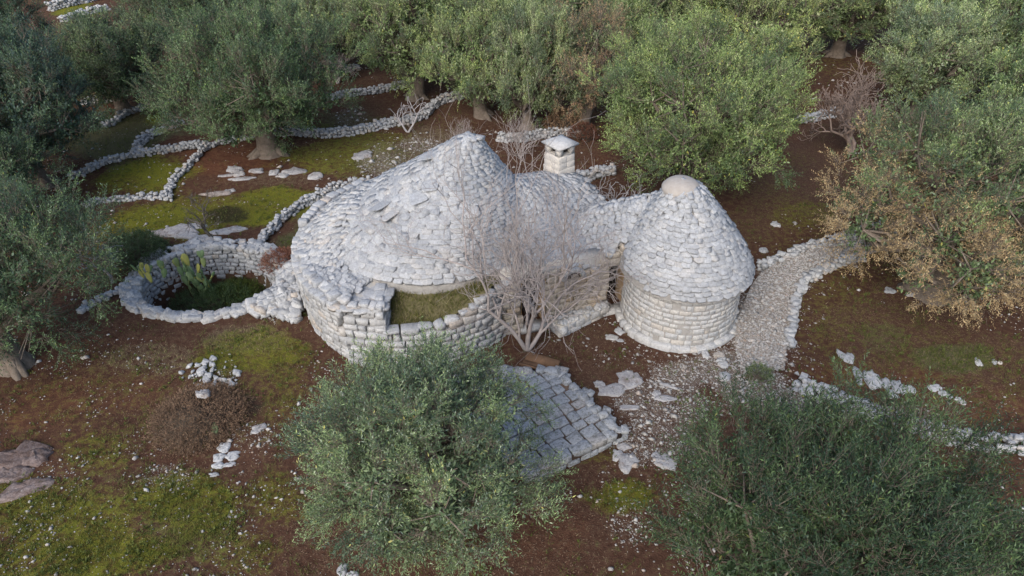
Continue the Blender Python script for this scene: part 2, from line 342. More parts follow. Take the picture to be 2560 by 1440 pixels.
def put_attr(me, name, typ, data):
    a = me.attributes.new(name, typ, 'POINT'); a.data.foreach_set('color' if typ == 'FLOAT_COLOR' else 'value', np.asarray(data, np.float32).ravel())
one = np.ones_like(gxf)
put_attr(gm, 'cover_a', 'FLOAT_COLOR', np.stack([W['moss'], W['grass'], W['dry'], one], 1))
put_attr(gm, 'cover_b', 'FLOAT_COLOR', np.stack([W['red'], W['litter'], W['gravel'], one], 1))
put_attr(gm, 'burnt_dark', 'FLOAT', W['burnt_dark'])
tag(link('ground', gm), 'red brown grove soil with moss and stones', 'ground', kind='structure')

# ---------------------------------------------------------------- stones
def hull(P):
    bm = bmesh.new(); vs = [bm.verts.new(p) for p in P]
    r = bmesh.ops.convex_hull(bm, input=vs)
    bmesh.ops.delete(bm, geom=[v for v in bm.verts if not v.link_faces], context='VERTS')
    bmesh.ops.triangulate(bm, faces=bm.faces[:]); bmesh.ops.recalc_face_normals(bm, faces=bm.faces[:])
    bm.verts.index_update()
    V = np.array([v.co[:] for v in bm.verts]); Fc = np.array([[v.index for v in f.verts] for f in bm.faces]); bm.free()
    return V, Fc
def block_shape(r, jit, ch):
    P = []
    for sx in (-.5, .5):
        for sy in (-.5, .5):
            for sz in (-.5, .5):
                j = r.normal(0, jit, 3).clip(-.16, .16); c = r.uniform(ch * .6, ch * 1.4)
                for k in range(3):
                    p = np.array([sx, sy, sz]) + j
                    for q in range(3):
                        if q != k: p[q] -= math.copysign(c, p[q])
                    P.append(p)
    V, Fc = hull(P); V -= (V.max(0) + V.min(0)) / 2; V /= (V.max(0) - V.min(0)); return V, Fc
def slab_shape(r):
    n = int(r.integers(6, 9)); th = (np.arange(n) + r.uniform(-.3, .3, n)) * 2 * math.pi / n; rad = r.uniform(.88, 1.1, n)
    x = np.sign(np.cos(th)) * np.abs(np.cos(th)) ** .62 * rad; y = np.sign(np.sin(th)) * np.abs(np.sin(th)) ** .62 * rad
    P = [(x[k] * f, y[k] * f, z + r.normal(0, .05)) for f, z in ((.98, -.5), (1.0, -.1), (1.0, .36), (.96, .5)) for k in range(n)]
    V, Fc = hull(P); V -= (V.max(0) + V.min(0)) / 2; V /= (V.max(0) - V.min(0)); return V, Fc
def lump_shape(r):
    P = r.normal(size=(15, 3)); P /= np.linalg.norm(P, axis=1, keepdims=True); P = np.sign(P) * np.abs(P) ** 0.7; P *= r.uniform(.8, 1.1, (15, 1))
    V, Fc = hull(P); V -= (V.max(0) + V.min(0)) / 2; V /= (V.max(0) - V.min(0)); return V, Fc
_r = np.random.default_rng(11)
SHAPES = [block_shape(_r, .045, .07) for _ in range(8)] + [block_shape(_r, .08, .12) for _ in range(6)] + [lump_shape(_r) for _ in range(8)] + [block_shape(_r, .018, .035) for _ in range(8)] + [slab_shape(_r) for _ in range(12)] + [block_shape(_r, .045, .035) for _ in range(10)]
BLOCKS, ROUGH, LUMPS, ASHLAR, SLABS, WALLST = range(0, 8), range(8, 14), range(14, 22), range(22, 30), range(30, 42), range(42, 52)
ANYROCK = list(ROUGH) + list(LUMPS)
_shape_mesh = {}
def shape_mesh(k, mat):
    if (k, mat.name) not in _shape_mesh:
        _shape_mesh[(k, mat.name)] = mesh('stone', SHAPES[k][0], SHAPES[k][1], mat)
    return _shape_mesh[(k, mat.name)]
def frame(t, n):
    """columns: along, outward, up"""
    n = np.asarray(n, float); n = n / (np.linalg.norm(n) + 1e-9)
    t = np.asarray(t, float); t = t - n * np.dot(t, n); t /= np.linalg.norm(t) + 1e-9
    return np.stack([t, n, np.cross(t, n)], 1)
def euler(a, b, c):
    return np.array(Matrix.Rotation(c, 3, 'Z') @ Matrix.Rotation(b, 3, 'Y') @ Matrix.Rotation(a, 3, 'X'))
class Stones:
    def __init__(s): s.L = []
    def add(s, loc, R, size, shapes, normal=None):
        s.L.append((np.asarray(loc, float), np.asarray(R, float), np.asarray(size, float), int(random.choice(list(shapes))), np.asarray(normal if normal is not None else (0, 0, 1.0), float)))
    def emit(s, parent, mat, nmax, name='stone', rest='small_stones', minpx=10):
        """the stones that show largest become pieces of their own, the others one joined part"""
        if not s.L: return
        off = origin(parent); sc_ = []
        for loc, R, size, k, n in s.L:
            v = np.array([0, 0, CAM_H]) - loc; d = np.linalg.norm(v); f = float(np.dot(n, v) / d)
            ex = np.sort(size)[::-1]; px = F * math.sqrt(ex[0] * ex[1]) / d
            u_, v_, _ = proj(loc); inside = -20 < u_ < 2580 and -20 < v_ < 1460
            sc_.append(px * (1.0 if f > 0.08 else 0.0) * (1.0 if inside else 0.0))
        order = np.argsort(-np.array(sc_)); own = set(i for i in order[:nmax] if sc_[i] >= minpx)
        g = Geo()
        for i, (loc, R, size, k, n) in enumerate(s.L):
            if i in own:
                o = link(name, shape_mesh(k, mat), parent)
                M4 = Matrix((R * size[None, :]).tolist()).to_4x4(); M4.translation = Vector(loc - off)
                o.matrix_basis = M4
            else:
                V, Fc = SHAPES[k]; g.add((V * size) @ R.T + loc, Fc)
        if g.n: tag(g.obj(rest, mat, parent), kind='stuff')
def jit(a): return random.uniform(-a, a)

def polyline(P, step):
    P = np.asarray(P, float); seg = np.linalg.norm(np.diff(P[:, :2], axis=0), axis=1); s = np.concatenate([[0], np.cumsum(seg)])
    n = max(2, int(s[-1] / step) + 1); q = np.linspace(0, s[-1], n)
    return np.stack([np.interp(q, s, P[:, k]) for k in range(P.shape[1])], 1)
def smooth_line(P, it=2):
    P = np.asarray(P, float)
    for _ in range(it):
        Q = [P[0]]
        for a, b in zip(P[:-1], P[1:]): Q += [a * .75 + b * .25, a * .25 + b * .75]
        P = np.array(Q + [P[-1]])
    return P

def dry_wall(label, pix, height=0.4, width=0.45, size=0.26, nmax=120, mat=None, rough=0.0, world=None, name='dry_stone_wall', z0=None):
    size *= .58; width *= .6; height *= .66
    P = np.array([at(*p) for p in pix]) if world is None else np.array(world, float)
    P = smooth_line(P, 2); L = polyline(P, 0.05)
    root = thing(name, label, 'wall', (*P[len(P) // 2][:2], float(gz(*P[len(P) // 2][:2]))), 'dry stone walls of the grove'); tag(root, kind='thing')
    S = Stones(); seglen = np.linalg.norm(np.diff(L[:, :2], axis=0), axis=1); s = np.concatenate([[0], np.cumsum(seglen)]); tot = s[-1]
    T = np.gradient(L[:, :2], axis=0); T /= np.linalg.norm(T, axis=1, keepdims=True) + 1e-9
    def put(q, lat, z, sz, nrm, shapes):
        x, y = np.interp(q, s, L[:, 0]), np.interp(q, s, L[:, 1]); t = np.array([np.interp(q, s, T[:, 0]), np.interp(q, s, T[:, 1]), 0]); n = np.array([t[1], -t[0], 0])
        p = np.array([x, y, 0]) + n * lat; p[2] = (float(gz(x, y)) if z0 is None else z0) + z
        R = frame(t, n) @ euler(jit(.3), jit(.3), jit(.5))
        S.add(p, R, sz, shapes, n * nrm + np.array([0, 0, .6]))
    courses = max(1, int(round(height / (size * .68)))); ch = height / courses
    for k in range(courses):
        top = k == courses - 1
        for side in (-1, 1):
            q = random.uniform(0, size)
            while q < tot:
                l = size * random.uniform(.75, 1.5); hh = ch * random.uniform(1.0, 1.35)
                hmul = 1 - rough * (fbm(q * 1.0, 3.3, .8, len(label)) if rough else 0)
                if not (rough and k > 0 and fbm(q, k * 3.0, .7, len(label)) < rough * .8):
                    put(q + l / 2, side * (width / 2 - size * .28) * (1 - .12 * k) + jit(.07) + .08 * (float(fbm(q, 1.0, .9, 77)) - .5), (k + .5) * ch * hmul + jit(.03) * (1 + top), (l * random.uniform(.75, 1.1), size * random.uniform(.7, 1.25), hh * random.uniform(.75, 1.1)), side, list(SLABS) + list(ROUGH) * 2 + list(WALLST) + list(LUMPS))
                q += l * .93
        if top and width > .35:
            q = 0
            while q < tot:
                l = size * random.uniform(.6, 1.2)
                put(q, jit(width * .18), height - ch * .35 + jit(.05), (l, l * random.uniform(.7, 1), ch * random.uniform(.7, 1.1)), 0, ANYROCK); q += l * 1.05
    S.emit(root, mat or M_RUB, nmax)
    return root

dry_wall('low pale dry stone wall at the shadowed edge of the moss strip', [(165, 441), (205, 436), (240, 414), (285, 403), (335, 393), (352, 391)], .35, .42, .27, 60)
dry_wall('hooked dry stone wall curling round a small brown bed below the olive', [(462, 313), (427, 324), (392, 337), (358, 354), (343, 374), (353, 391), (399, 385), (434, 379), (465, 376), (514, 370)], .4, .45, .26, 110)
dry_wall('single line of flat stones running downhill beside the bright moss', [(592, 354), (548, 362), (514, 374), (490, 400), (460, 430), (435, 455), (420, 480), (413, 494)], .3, .36, .26, 90)
dry_wall('straggling line of low stones above the pale leafless fig', [(208, 519), (255, 506), (300, 500), (340, 496), (385, 494), (430, 494)], .26, .4, .26, 60)
dry_wall('long winding dry stone wall behind the roof tip of the large trullo', [(596, 352), (645, 341), (712, 337), (781, 336), (812, 342), (860, 339), (905, 334), (960, 320), (1010, 312), (1060, 298), (1084, 272), (1110, 256), (1165, 247), (1212, 243)], .5, .6, .28, 160)
dry_wall('thin dry stone wall winding up past a thick trunked olive', [(258, 326), (290, 310), (305, 295), (340, 281), (400, 268), (455, 262)], .35, .45, .28, 60)
dry_wall('short dry stone wall below a broad olive trunk', [(815, 250), (870, 242), (930, 236), (970, 225), (1030, 214)], .45, .5, .3, 60)
dry_wall('heap like tumbled wall beneath a dark olive', [(212, 268), (240, 256), (265, 254), (302, 244)], .45, .9, .34, 50, rough=.5)
dry_wall('topmost dry stone wall, closest to the upper corner', [(120, 26), (180, 16), (262, -4)], .9, .7, .38, 40)
dry_wall('dry stone wall below the far green strip', [(150, 58), (205, 44), (270, 28)], .55, .6, .36, 40)
dry_wall('far dry stone wall glimpsed between two olive crowns', [(560, 66), (600, 52), (650, 36)], .6, .7, .38, 40)
dry_wall('low far wall fragment above the glimpsed wall', [(578, 33), (600, 27), (632, 22)], .35, .5, .36, 20)
dry_wall('slender curved dry stone wall from the large trullo down to the pit', [(935, 461), (880, 466), (830, 479), (780, 501), (735, 528), (692, 566), (664, 600), (645, 624)], .42, .4, .24, 150)
dry_wall('stone wall glimpsed beyond the bare tree, left of a crown', [(815, 188), (850, 184), (895, 179)], .4, .6, .34, 20)
dry_wall('short wall end under the dry thicket tree', [(1990, 306), (2040, 296), (2085, 288), (2130, 286)], .5, .6, .3, 40)
dry_wall('far wall scrap beside the brown dead tree', [(1960, 113), (1990, 109), (2010, 107)], .4, .6, .34, 15)
dry_wall('broken dry wall behind the chimney', [(1240, 345), (1290, 352), (1340, 345), (1400, 332), (1450, 335)], .5, .7, .28, 50, rough=.4)
dry_wall('stub of rubble wall between annex and large green olive', [(1440, 452), (1480, 443), (1530, 432)], .55, .6, .34, 40)
dry_wall('faint line of low stones running to the pit corner', [(190, 780), (240, 752), (285, 735), (322, 718)], .22, .3, .26, 40)
dry_wall('long stone bank half hidden behind the front right olive', [(1985, 958), (2040, 996), (2105, 1010), (2170, 1032), (2260, 1058), (2375, 1092), (2480, 1105), (2590, 1110)], .45, .75, .27, 170, rough=.35)
dry_wall('upper edging wall of the gravel path beside small trullo', [(1895, 676), (1930, 660), (2000, 632), (2060, 611), (2120, 594), (2200, 572)], .4, .36, .26, 120)
dry_wall('lower edging of large white stones round the bend of the gravel path', [(2165, 648), (2120, 655), (2080, 668), (2040, 690), (2006, 703), (1997, 740), (1986, 780), (1978, 820), (1968, 868)], .32, .34, .34, 130)

# gravel path between its edging walls
pa = smooth_line([at(1850, 930)[:2], at(1830, 850)[:2], at(1865, 740)[:2], at(1900, 683)[:2], at(2000, 636)[:2], at(2120, 598)[:2], at(2230, 566)[:2]])
pb = smooth_line([at(1960, 930)[:2], at(1965, 868)[:2], at(1985, 780)[:2], at(2000, 707)[:2], at(2075, 664)[:2], at(2160, 645)[:2], at(2260, 622)[:2]])
def resample(P, n):
    s = np.concatenate([[0], np.cumsum(np.linalg.norm(np.diff(P, axis=0), axis=1))]); q = np.linspace(0, s[-1], n)
    return np.stack([np.interp(q, s, P[:, 0]), np.interp(q, s, P[:, 1])], 1)
ra, rb = resample(pa, 70), resample(pb, 70)
tt = np.linspace(0, 1, 14)
PP = ra[:, None] * (1 - tt)[None, :, None] + rb[:, None] * tt[None, :, None]
pz = gz(PP[..., 0], PP[..., 1]) + 0.10 * sstep(0, 14, np.arange(70))[:, None] + 0.006 + (fbm(PP[..., 0], PP[..., 1], 3, 2, 2) - .5) * .03
ii = (np.arange(69)[:, None] * 14 + np.arange(13)[None]).ravel()
def gravel_material():
    M = Mat('pale_gravel', 0.95, 0.08)
    v = M.n('ShaderNodeTexVoronoi'); v.inputs['Scale'].default_value = 15; M.l(M.pos(), v.inputs['Vector'])
    c = M.ramp(M.noise(40, 4, .7), [(.3, (.27, .24, .21)), (.6, (.44, .41, .37)), (.8, (.52, .49, .45))])
    c = M.mix(M.ramp(v.outputs['Distance'], [(.34, 0.0), (.66, .6)]), c, (.18, .14, .11))
    M.color(M.mix(M.ramp(M.noise(1.2, 4), [(.55, 0.0), (.8, .4)]), c, (.18, .12, .09))); M.bump(v.outputs['Distance'], -.6, .05); return M.m
tag(link('path', mesh('path', np.concatenate([PP, pz[..., None]], -1).reshape(-1, 3), np.stack([ii, ii + 14, ii + 15, ii + 1], 1), gravel_material(), True)), 'pale gravel path between low stone edgings', 'path', kind='structure')

# ---------------------------------------------------------------- trulli: shared pieces of roof geometry
class Roof:
    """ridge from A to B (equal for a cone) with a profile of (distance, height)"""
    def __init__(s, A, B, prof):
        s.A = np.array(A, float); s.B = np.array(B, float); s.d = [p[0] for p in prof]; s.z = [p[1] for p in prof]
        s.e = None; s.fade = None
    def lean(s, base):
        s.e = (np.array(base, float) - s.A[:2]) / s.d[-1]; return s       # centre of the base circle, apex at A
    def par(s, x, y):
        if s.e is not None:
            qx, qy = np.asarray(x, float) - s.A[0], np.asarray(y, float) - s.A[1]; qe = qx * s.e[0] + qy * s.e[1]; k = 1 - s.e @ s.e
            return np.zeros_like(qx), (-qe + np.sqrt(qe * qe + k * (qx * qx + qy * qy))) / k
        ab = s.B[:2] - s.A[:2]; L2 = ab @ ab
        if L2 < 1e-9: t = np.zeros_like(np.asarray(x, float))
        else: t = np.clip(((x - s.A[0]) * ab[0] + (y - s.A[1]) * ab[1]) / L2, 0, 1)
        return t, np.hypot(x - (s.A[0] + t * ab[0]), y - (s.A[1] + t * ab[1]))
    def h(s, x, y):
        t, d = s.par(x, y)
        z = np.interp(d, s.d, s.z)
        if s.fade is not None: z = s.z[-1] - .08 + (z - s.z[-1] + .08) * s.fade(x, y)
        return np.where(d > s.d[-1], -9.0, z + (s.B[2] - s.A[2]) * t)
def contour_pts(rf, d, step):
    """points and tangents of the line at distance d round the ridge"""
    A, B = rf.A[:2], rf.B[:2]; ab = B - A; L = np.linalg.norm(ab); out = []
    if L < 1e-6:
        if rf.e is not None: A = A + rf.e * d
        n = max(4, int(2 * math.pi * d / step)); a0 = random.uniform(0, 6.28)
        for k in range(n):
            a = a0 + 2 * math.pi * k / n; out.append((A + d * np.array([math.cos(a), math.sin(a)]), np.array([math.cos(a), math.sin(a)])))
        return out
    u = ab / L; v = np.array([-u[1], u[0]]); per = 2 * L + 2 * math.pi * d; n = max(4, int(per / step)); q0 = random.uniform(0, step)
    for k in range(n):
        q = q0 + per * k / n
        if q > per: q -= per
        if q < L: out.append((A + u * q - v * d, -v))
        elif q < L + math.pi * d:
            a = (q - L) / d; nn = -v * math.cos(a) + u * math.sin(a); out.append((B + nn * d, nn))
        elif q < 2 * L + math.pi * d: out.append((B - u * (q - L - math.pi * d) + v * d, v))
        else:
            a = (q - 2 * L - math.pi * d) / d; nn = v * math.cos(a) - u * math.sin(a); out.append((A + nn * d, nn))
    return out
def lay_roof(S, rf, others, inside, spacing, length, thick, depth, shapes, messy=1.0, lift=0.0):
    dmax = rf.d[-1]; fine = np.linspace(0.08, dmax, 400); zz = np.interp(fine, rf.d, rf.z)
    arc = np.concatenate([[0], np.cumsum(np.hypot(np.diff(fine), np.diff(zz)))])
    q = arc[-1] - spacing * .3
    while q > 0.05:
        d = float(np.interp(q, arc, fine)); e = .06
        sl = (np.interp(d + e, rf.d, rf.z) - np.interp(max(d - e, 0), rf.d, rf.z)) / (e + min(e, d) if d < dmax - e else e + min(e, dmax - d) + 1e-6)
        sl = max(-1.9, min(-.15, float(sl)))
        ang = math.atan(-sl); lmul = min(1.0, .45 + d * .35)
        for p, n2 in contour_pts(rf, d, length * lmul * .985):
            if inside is not None and not inside(p[0], p[1]): continue
            z = float(rf.h(p[0], p[1]))
            if any(float(o.h(p[0], p[1])) > z + .06 for o in others): continue
            n3 = np.array([n2[0], n2[1], 0]); t = np.array([-n2[1], n2[0], 0])
            tilt = ang * random.uniform(.45, .75)          # slabs lie flatter than the slope
            out = n3 * math.cos(tilt) - np.array([0, 0, math.sin(tilt)])
            R = frame(t, out) @ euler(jit(.06) * messy, jit(.05) * messy, jit(.1) * messy)
            nrm = n3 * math.sin(ang) + np.array([0, 0, math.cos(ang)])
            l = length * lmul * random.uniform(.95, 1.4)
            th = thick * random.uniform(.8, 1.2); dp = depth * random.uniform(.95, 1.25)
            loc = np.array([p[0], p[1], z]) + nrm * (lift + random.gauss(0, .008) * messy) - out * dp * .22 + t * jit(.05)
            S.add(loc, R, (l, dp, th), shapes, nrm)
        q -= spacing * random.uniform(.92, 1.08)
def revolve(g, c, prof, n=48, a0=0.0, a1=2 * math.pi, lean=(0, 0)):
    a = np.linspace(a0, a1, n + 1); V = np.array([[[c[0] + lean[0] * r + r * math.cos(t), c[1] + lean[1] * r + r * math.sin(t), z] for t in a] for r, z in prof])
    m = len(prof); i = (np.arange(m - 1)[:, None] * (n + 1) + np.arange(n)[None]).ravel()
    g.add(V.reshape(-1, 3), np.stack([i, i + 1, i + n + 2, i + n + 1], 1))
def lay_wall(S, path, z0, z1, course, length, depth, shapes, batter=0.0, messy=1.0, skip=None, side=1, fill=1.02):
    """courses of stones on the outer face of a wall; path runs with the outside on its right hand; z0, z1 numbers or functions of arc fraction"""
    L = polyline(np.asarray(path, float)[:, :2], .04); s = np.concatenate([[0], np.cumsum(np.linalg.norm(np.diff(L, axis=0), axis=1))]); tot = s[-1]
    T = np.gradient(L, axis=0); T /= np.linalg.norm(T, axis=1, keepdims=True) + 1e-9
    f0 = z0 if callable(z0) else (lambda u: z0); f1 = z1 if callable(z1) else (lambda u: z1)
    zmin = min(f0(u) for u in np.linspace(0, 1, 21)); zmax = max(f1(u) for u in np.linspace(0, 1, 21))
    z = zmin
    while z < zmax - course * .3:
        h = course * random.uniform(.85, 1.2); q = -random.uniform(0, length)
        while q < tot:
            l = length * random.uniform(.65, 1.4); m = q + l / 2; q += l * .985
            if m < 0 or m > tot: continue
            u = m / tot
            if z + h * .5 < f0(u) or z + h * .6 > f1(u): continue
            x, y = np.interp(m, s, L[:, 0]), np.interp(m, s, L[:, 1]); t = np.array([np.interp(m, s, T[:, 0]), np.interp(m, s, T[:, 1]), 0]); n = np.array([t[1], -t[0], 0]) * side
            if skip is not None and skip(m, z + h / 2): continue
            p = np.array([x, y, z + h / 2]) + n * (-depth * .38 + batter * (zmax - z) + random.gauss(0, .012) * messy)
            R = frame(t, n) @ euler(jit(.05) * messy, jit(.06) * messy, jit(.06) * messy)
            p[2] += jit(.012); S.add(p, R, (l * fill - .012, depth, h * fill * random.uniform(.93, 1.06)), shapes, n + np.array([0, 0, .2]))
        z += h * .985

# ---------------------------------------------------------------- geometry of the three joined houses
MAIN_C = np.array([-1.08, 18.55]); MAIN_B = np.array([-2.35, 18.5]); TOW_C = np.array([4.8, 16.62]); TOW_A = np.array([4.42, 16.78]); TOW_R = 1.6
R_MAIN = Roof((*MAIN_C, 0), (*MAIN_C, 0), [(0, 4.72), (.36, 4.58), (.64, 4.32), (1.0, 3.99), (1.4, 3.64), (1.82, 3.28), (2.25, 2.9), (2.7, 2.48), (3.16, 1.98)]).lean(MAIN_B)
R_TOW = Roof((*TOW_A, 0), (*TOW_A, 0), [(0, 4.3), (.48, 4.06), (.7, 3.76), (.98, 3.36), (1.26, 2.95), (1.52, 2.52), (1.72, 2.12), (1.82, 1.82)]).lean(TOW_C)
R_ANX = Roof((.2, 18.8, 3.25), (1.45, 19.75, 2.9), [(0, 3.25), (.6, 3.08), (1.2, 2.72), (2.0, 2.24), (3.3, 1.62)])
R_SAD = Roof((4.25, 17.25, 3.72), (2.55, 18.25, 2.7), [(0, 3.72), (.25, 3.62), (.7, 3.18), (1.2, 2.6), (1.7, 2.12), (2.1, 1.8)])
R_LED = Roof((-2.2, 17.9, 0), (-2.2, 17.9, 0), [(0, 2.9), (2.6, 2.8), (3.1, 2.5), (3.82, 1.98)])
FAC_A = np.array([-.25, 15.72]); FAC_B = np.array([3.5, 16.92])
ANX_POLY = np.array([FAC_A, FAC_B, [4.7, 17.3], [3.75, 18.6], [3.0, 18.95], [2.5, 19.9], [1.95, 20.7], [.2, 20.9], [-1.2, 19.5]])
def in_poly(poly):
    def f(x, y):
        r = False; j = len(poly) - 1
        for i in range(len(poly)):
            xi, yi = poly[i]; xj, yj = poly[j]
            if (yi > y) != (yj > y) and x < (xj - xi) * (y - yi) / (yj - yi) + xi: r = not r
            j = i
        return r
    return f
in_anx = in_poly(ANX_POLY)

# ---- the large trullo
trullo = thing('trullo', 'largest grey dry stone trullo with broad conical roof and grassy terrace', 'trullo', (MAIN_C[0], MAIN_C[1], 0), 'trulli')
DRUM_C = np.array([-2.2, 17.9]); DRUM_R = 3.9
core = Geo(); revolve(core, MAIN_C, [(r, z - .09) for r, z in zip(R_MAIN.d, R_MAIN.z)] + [(3.1, 1.0)], 56, lean=R_MAIN.e)
roof = core.obj('roof', M_CORE, trullo, True)
core = Geo(); revolve(core, DRUM_C, [(0.01, 1.84), (DRUM_R - .3, 1.84), (DRUM_R - .16, 1.84), (DRUM_R - .12, 1.2), (DRUM_R - .02, -.25)], 70, math.radians(40), math.radians(240))
core.add([(x, y, z) for z in (-.2, 1.72) for x, y in ((-4.5, 14.75), (-3.45, 14.62), (-3.35, 15.6), (-4.6, 15.6))], BOXF)
drum_wall = core.obj('wall', M_OLDPL, trullo)
def led_angle(x, y): return np.degrees(np.arctan2(np.asarray(y) - 17.9, np.asarray(x) + 2.2)) % 360
def on_ledge(x, y): return 60 < float(led_angle(x, y)) < 236
R_LED.fade = lambda x, y: 1 - sstep(172, 228, led_angle(x, y))
led = Geo(); aa = np.radians(np.linspace(58, 238, 46)); V = []
for r_ in (2.3, 2.6, 2.9, 3.2, 3.5, 3.82):
    for a_ in aa: x_, y_ = DRUM_C[0] + r_ * math.cos(a_), DRUM_C[1] + r_ * math.sin(a_); V.append((x_, y_, float(R_LED.h(x_, y_)) - .09))
i = (np.arange(5)[:, None] * 46 + np.arange(45)[None]).ravel(); led.add(V, np.stack([i, i + 1, i + 47, i + 46], 1)); led.obj('ledge_fill', M_CORE, trullo, True)
S = Stones(); lay_roof(S, R_LED, [R_MAIN, R_ANX], on_ledge, .115, .2, .09, .24, list(SLABS) * 2 + list(ROUGH), 1.5)
S.emit(drum_wall, M_RUB, 120, 'ledge_stone', 'ledge_infill_stones')
S = Stones(); lay_roof(S, R_MAIN, [R_ANX, R_SAD], None, .132, .285, .1, .27, list(SLABS) * 2 + list(ROUGH))
# loose cap stones at the tip
for k in range(14):
    a = random.uniform(0, 6.28); r = .22 * math.sqrt(random.random())
    S.add((MAIN_C[0] + r * math.cos(a), MAIN_C[1] + r * math.sin(a), 4.68 + jit(.05)), euler(jit(.2), jit(.2), a), (.26, .2, .08), ROUGH, (0, -.3, 1))
S.emit(roof, M_ROOF, 300, 'roof_stone', 'roof_infill_stones')
# large fallen slabs on the roof
for (px, py, l, dp, ang) in ((965, 515, .95, .42, .75), (985, 540, .7, .3, .8), (1075, 397, .62, .4, .1), (1180, 735 - 200, .5, .35, .3), (1050, 500, .6, .45, .5), (1080, 470, .5, .4, .1)):
    for zz in np.linspace(4.6, 1.7, 60):
        p = at(px, py, zz)
        if float(R_MAIN.h(p[0], p[1])) >= zz: break
    d = p[:2] - MAIN_C; d = d / np.linalg.norm(d); n = np.array([d[0] * .55, d[1] * .55, .83])
    R = frame(np.array([math.cos(ang), math.sin(ang), .2]), np.cross(n, [math.cos(ang), math.sin(ang), .2]))
    o = link('slab', shape_mesh(8 + int(l * 10) % 6, M_ROOF), trullo); M4 = Matrix((R * np.array([l, dp, .07])[None]).tolist()).to_4x4(); M4.translation = Vector(p + n * .1 - origin(trullo)); o.matrix_basis = M4
# drum wall: from the back round the left to the stair niche in front
ang = np.radians(np.linspace(62, 236, 60)); drum = np.stack([DRUM_C[0] + DRUM_R * np.cos(ang), DRUM_C[1] + DRUM_R * np.sin(ang)], 1)[::-1]
S = Stones()
lay_wall(S, drum[::-1], -.2, lambda u: 1.98 - .1 * math.sin(u * 9), .19, .27, .3, list(WALLST), .085, .9, side=-1, fill=1.0)
lay_wall(S, [(-4.42, 14.62), (-3.95, 14.5), (-3.3, 14.42)], -.2, lambda u: 1.86 - .1 * u, .22, .32, .36, list(WALLST), .06, 1.0)
lay_wall(S, [(-3.28, 14.42), (-3.22, 15.4)], 0, 1.8, .22, .26, .3, list(WALLST), .02)
# terrace front wall up to the doorway
TER = [(-3.35, 14.42), (-2.4, 14.5), (-1.5, 14.78), (-.75, 15.2), (FAC_A[0] + .02, FAC_A[1] - .04)]
lay_wall(S, TER, -.2, lambda u: 1.08 + .6 * sstep(.35, 1, u), .19, .3, .34, list(WALLST), .04, 1.0)
# capping stones of drum and terrace
def capping(S, path, z, size, width, mess=.06):
    L = polyline(np.asarray(path, float), .04); s = np.concatenate([[0], np.cumsum(np.linalg.norm(np.diff(L, axis=0), axis=1))]); q = 0
    while q < s[-1]:
        l = size * random.uniform(.7, 1.4); m = min(q + l / 2, s[-1]); u = m / s[-1]; x, y = np.interp(m, s, L[:, 0]), np.interp(m, s, L[:, 1])
        k = min(len(L) - 2, int(u * (len(L) - 1))); t = np.append(L[k + 1] - L[k], 0)
        zz = z(u) if callable(z) else z
        S.add((x + jit(mess), y + jit(mess), zz + jit(.03)), frame(t, np.array([t[1], -t[0], 0])) @ euler(jit(.12), jit(.12), jit(.2)), (l, width * random.uniform(.8, 1.2), .16 * random.uniform(.8, 1.4)), list(BLOCKS) + list(ROUGH), (0, -.2, 1)); q += l * .97
capping(S, np.stack([DRUM_C[0] + (DRUM_R - .12) * np.cos(ang), DRUM_C[1] + (DRUM_R - .12) * np.sin(ang)], 1), 1.93, .24, .3)
capping(S, [(p[0], p[1] + .12) for p in TER], lambda u: 1.1 + .6 * sstep(.35, 1, u), .36, .32)
capping(S, [(-3.37, 14.5), (-3.38, 15.0), (-3.45, 15.5)], lambda u: 1.82, .3, .26); capping(S, [(-4.4, 14.75), (-3.9, 14.62), (-3.4, 14.55)], lambda u: 1.84, .26, .28)
# rubble on the ledge between drum and cone, and stair blocks in the niche
for k in range(900):
    a = math.radians(random.uniform(62, 235)); r = random.uniform(2.9, 3.75); x, y = DRUM_C[0] + r * math.cos(a), DRUM_C[1] + r * math.sin(a)
    if float(R_MAIN.h(x, y)) > 2.02 or on_ledge(x, y): continue
    sz = random.uniform(.1, .26); S.add((x, y, 1.87 + jit(.05) + .1 * (3.85 - r)), euler(jit(.4), jit(.4), random.uniform(0, 6)), (sz, sz * .8, sz * .6), ANYROCK)
for k in range(170):
    x, y = random.uniform(-4.6, -3.3), random.uniform(14.55, 15.7); sz = random.choice((.1, .14, .2, .3, .42)); S.add((x, y, 1.76 + jit(.03)), euler(jit(.15), jit(.15), jit(3)), (sz * 1.2, sz, .12), list(SLABS) + list(ROUGH))
S.emit(drum_wall, M_RUB, 300, 'wall_stone', 'wall_infill_stones')
# pale masonry under the eaves in front
g = Geo()
aa = np.radians(np.linspace(190, 340, 40)); Vv = []
for a in aa:
    for r, z in ((3.0, 1.2), (3.06, 1.82)): Vv.append((MAIN_B[0] + r * math.cos(a), MAIN_B[1] + r * math.sin(a), z))
i = np.arange(39) * 2; g.add(Vv, np.stack([i, i + 2, i + 3, i + 1], 1)); g.obj('plaster_band', M_OLDPL, trullo, True)
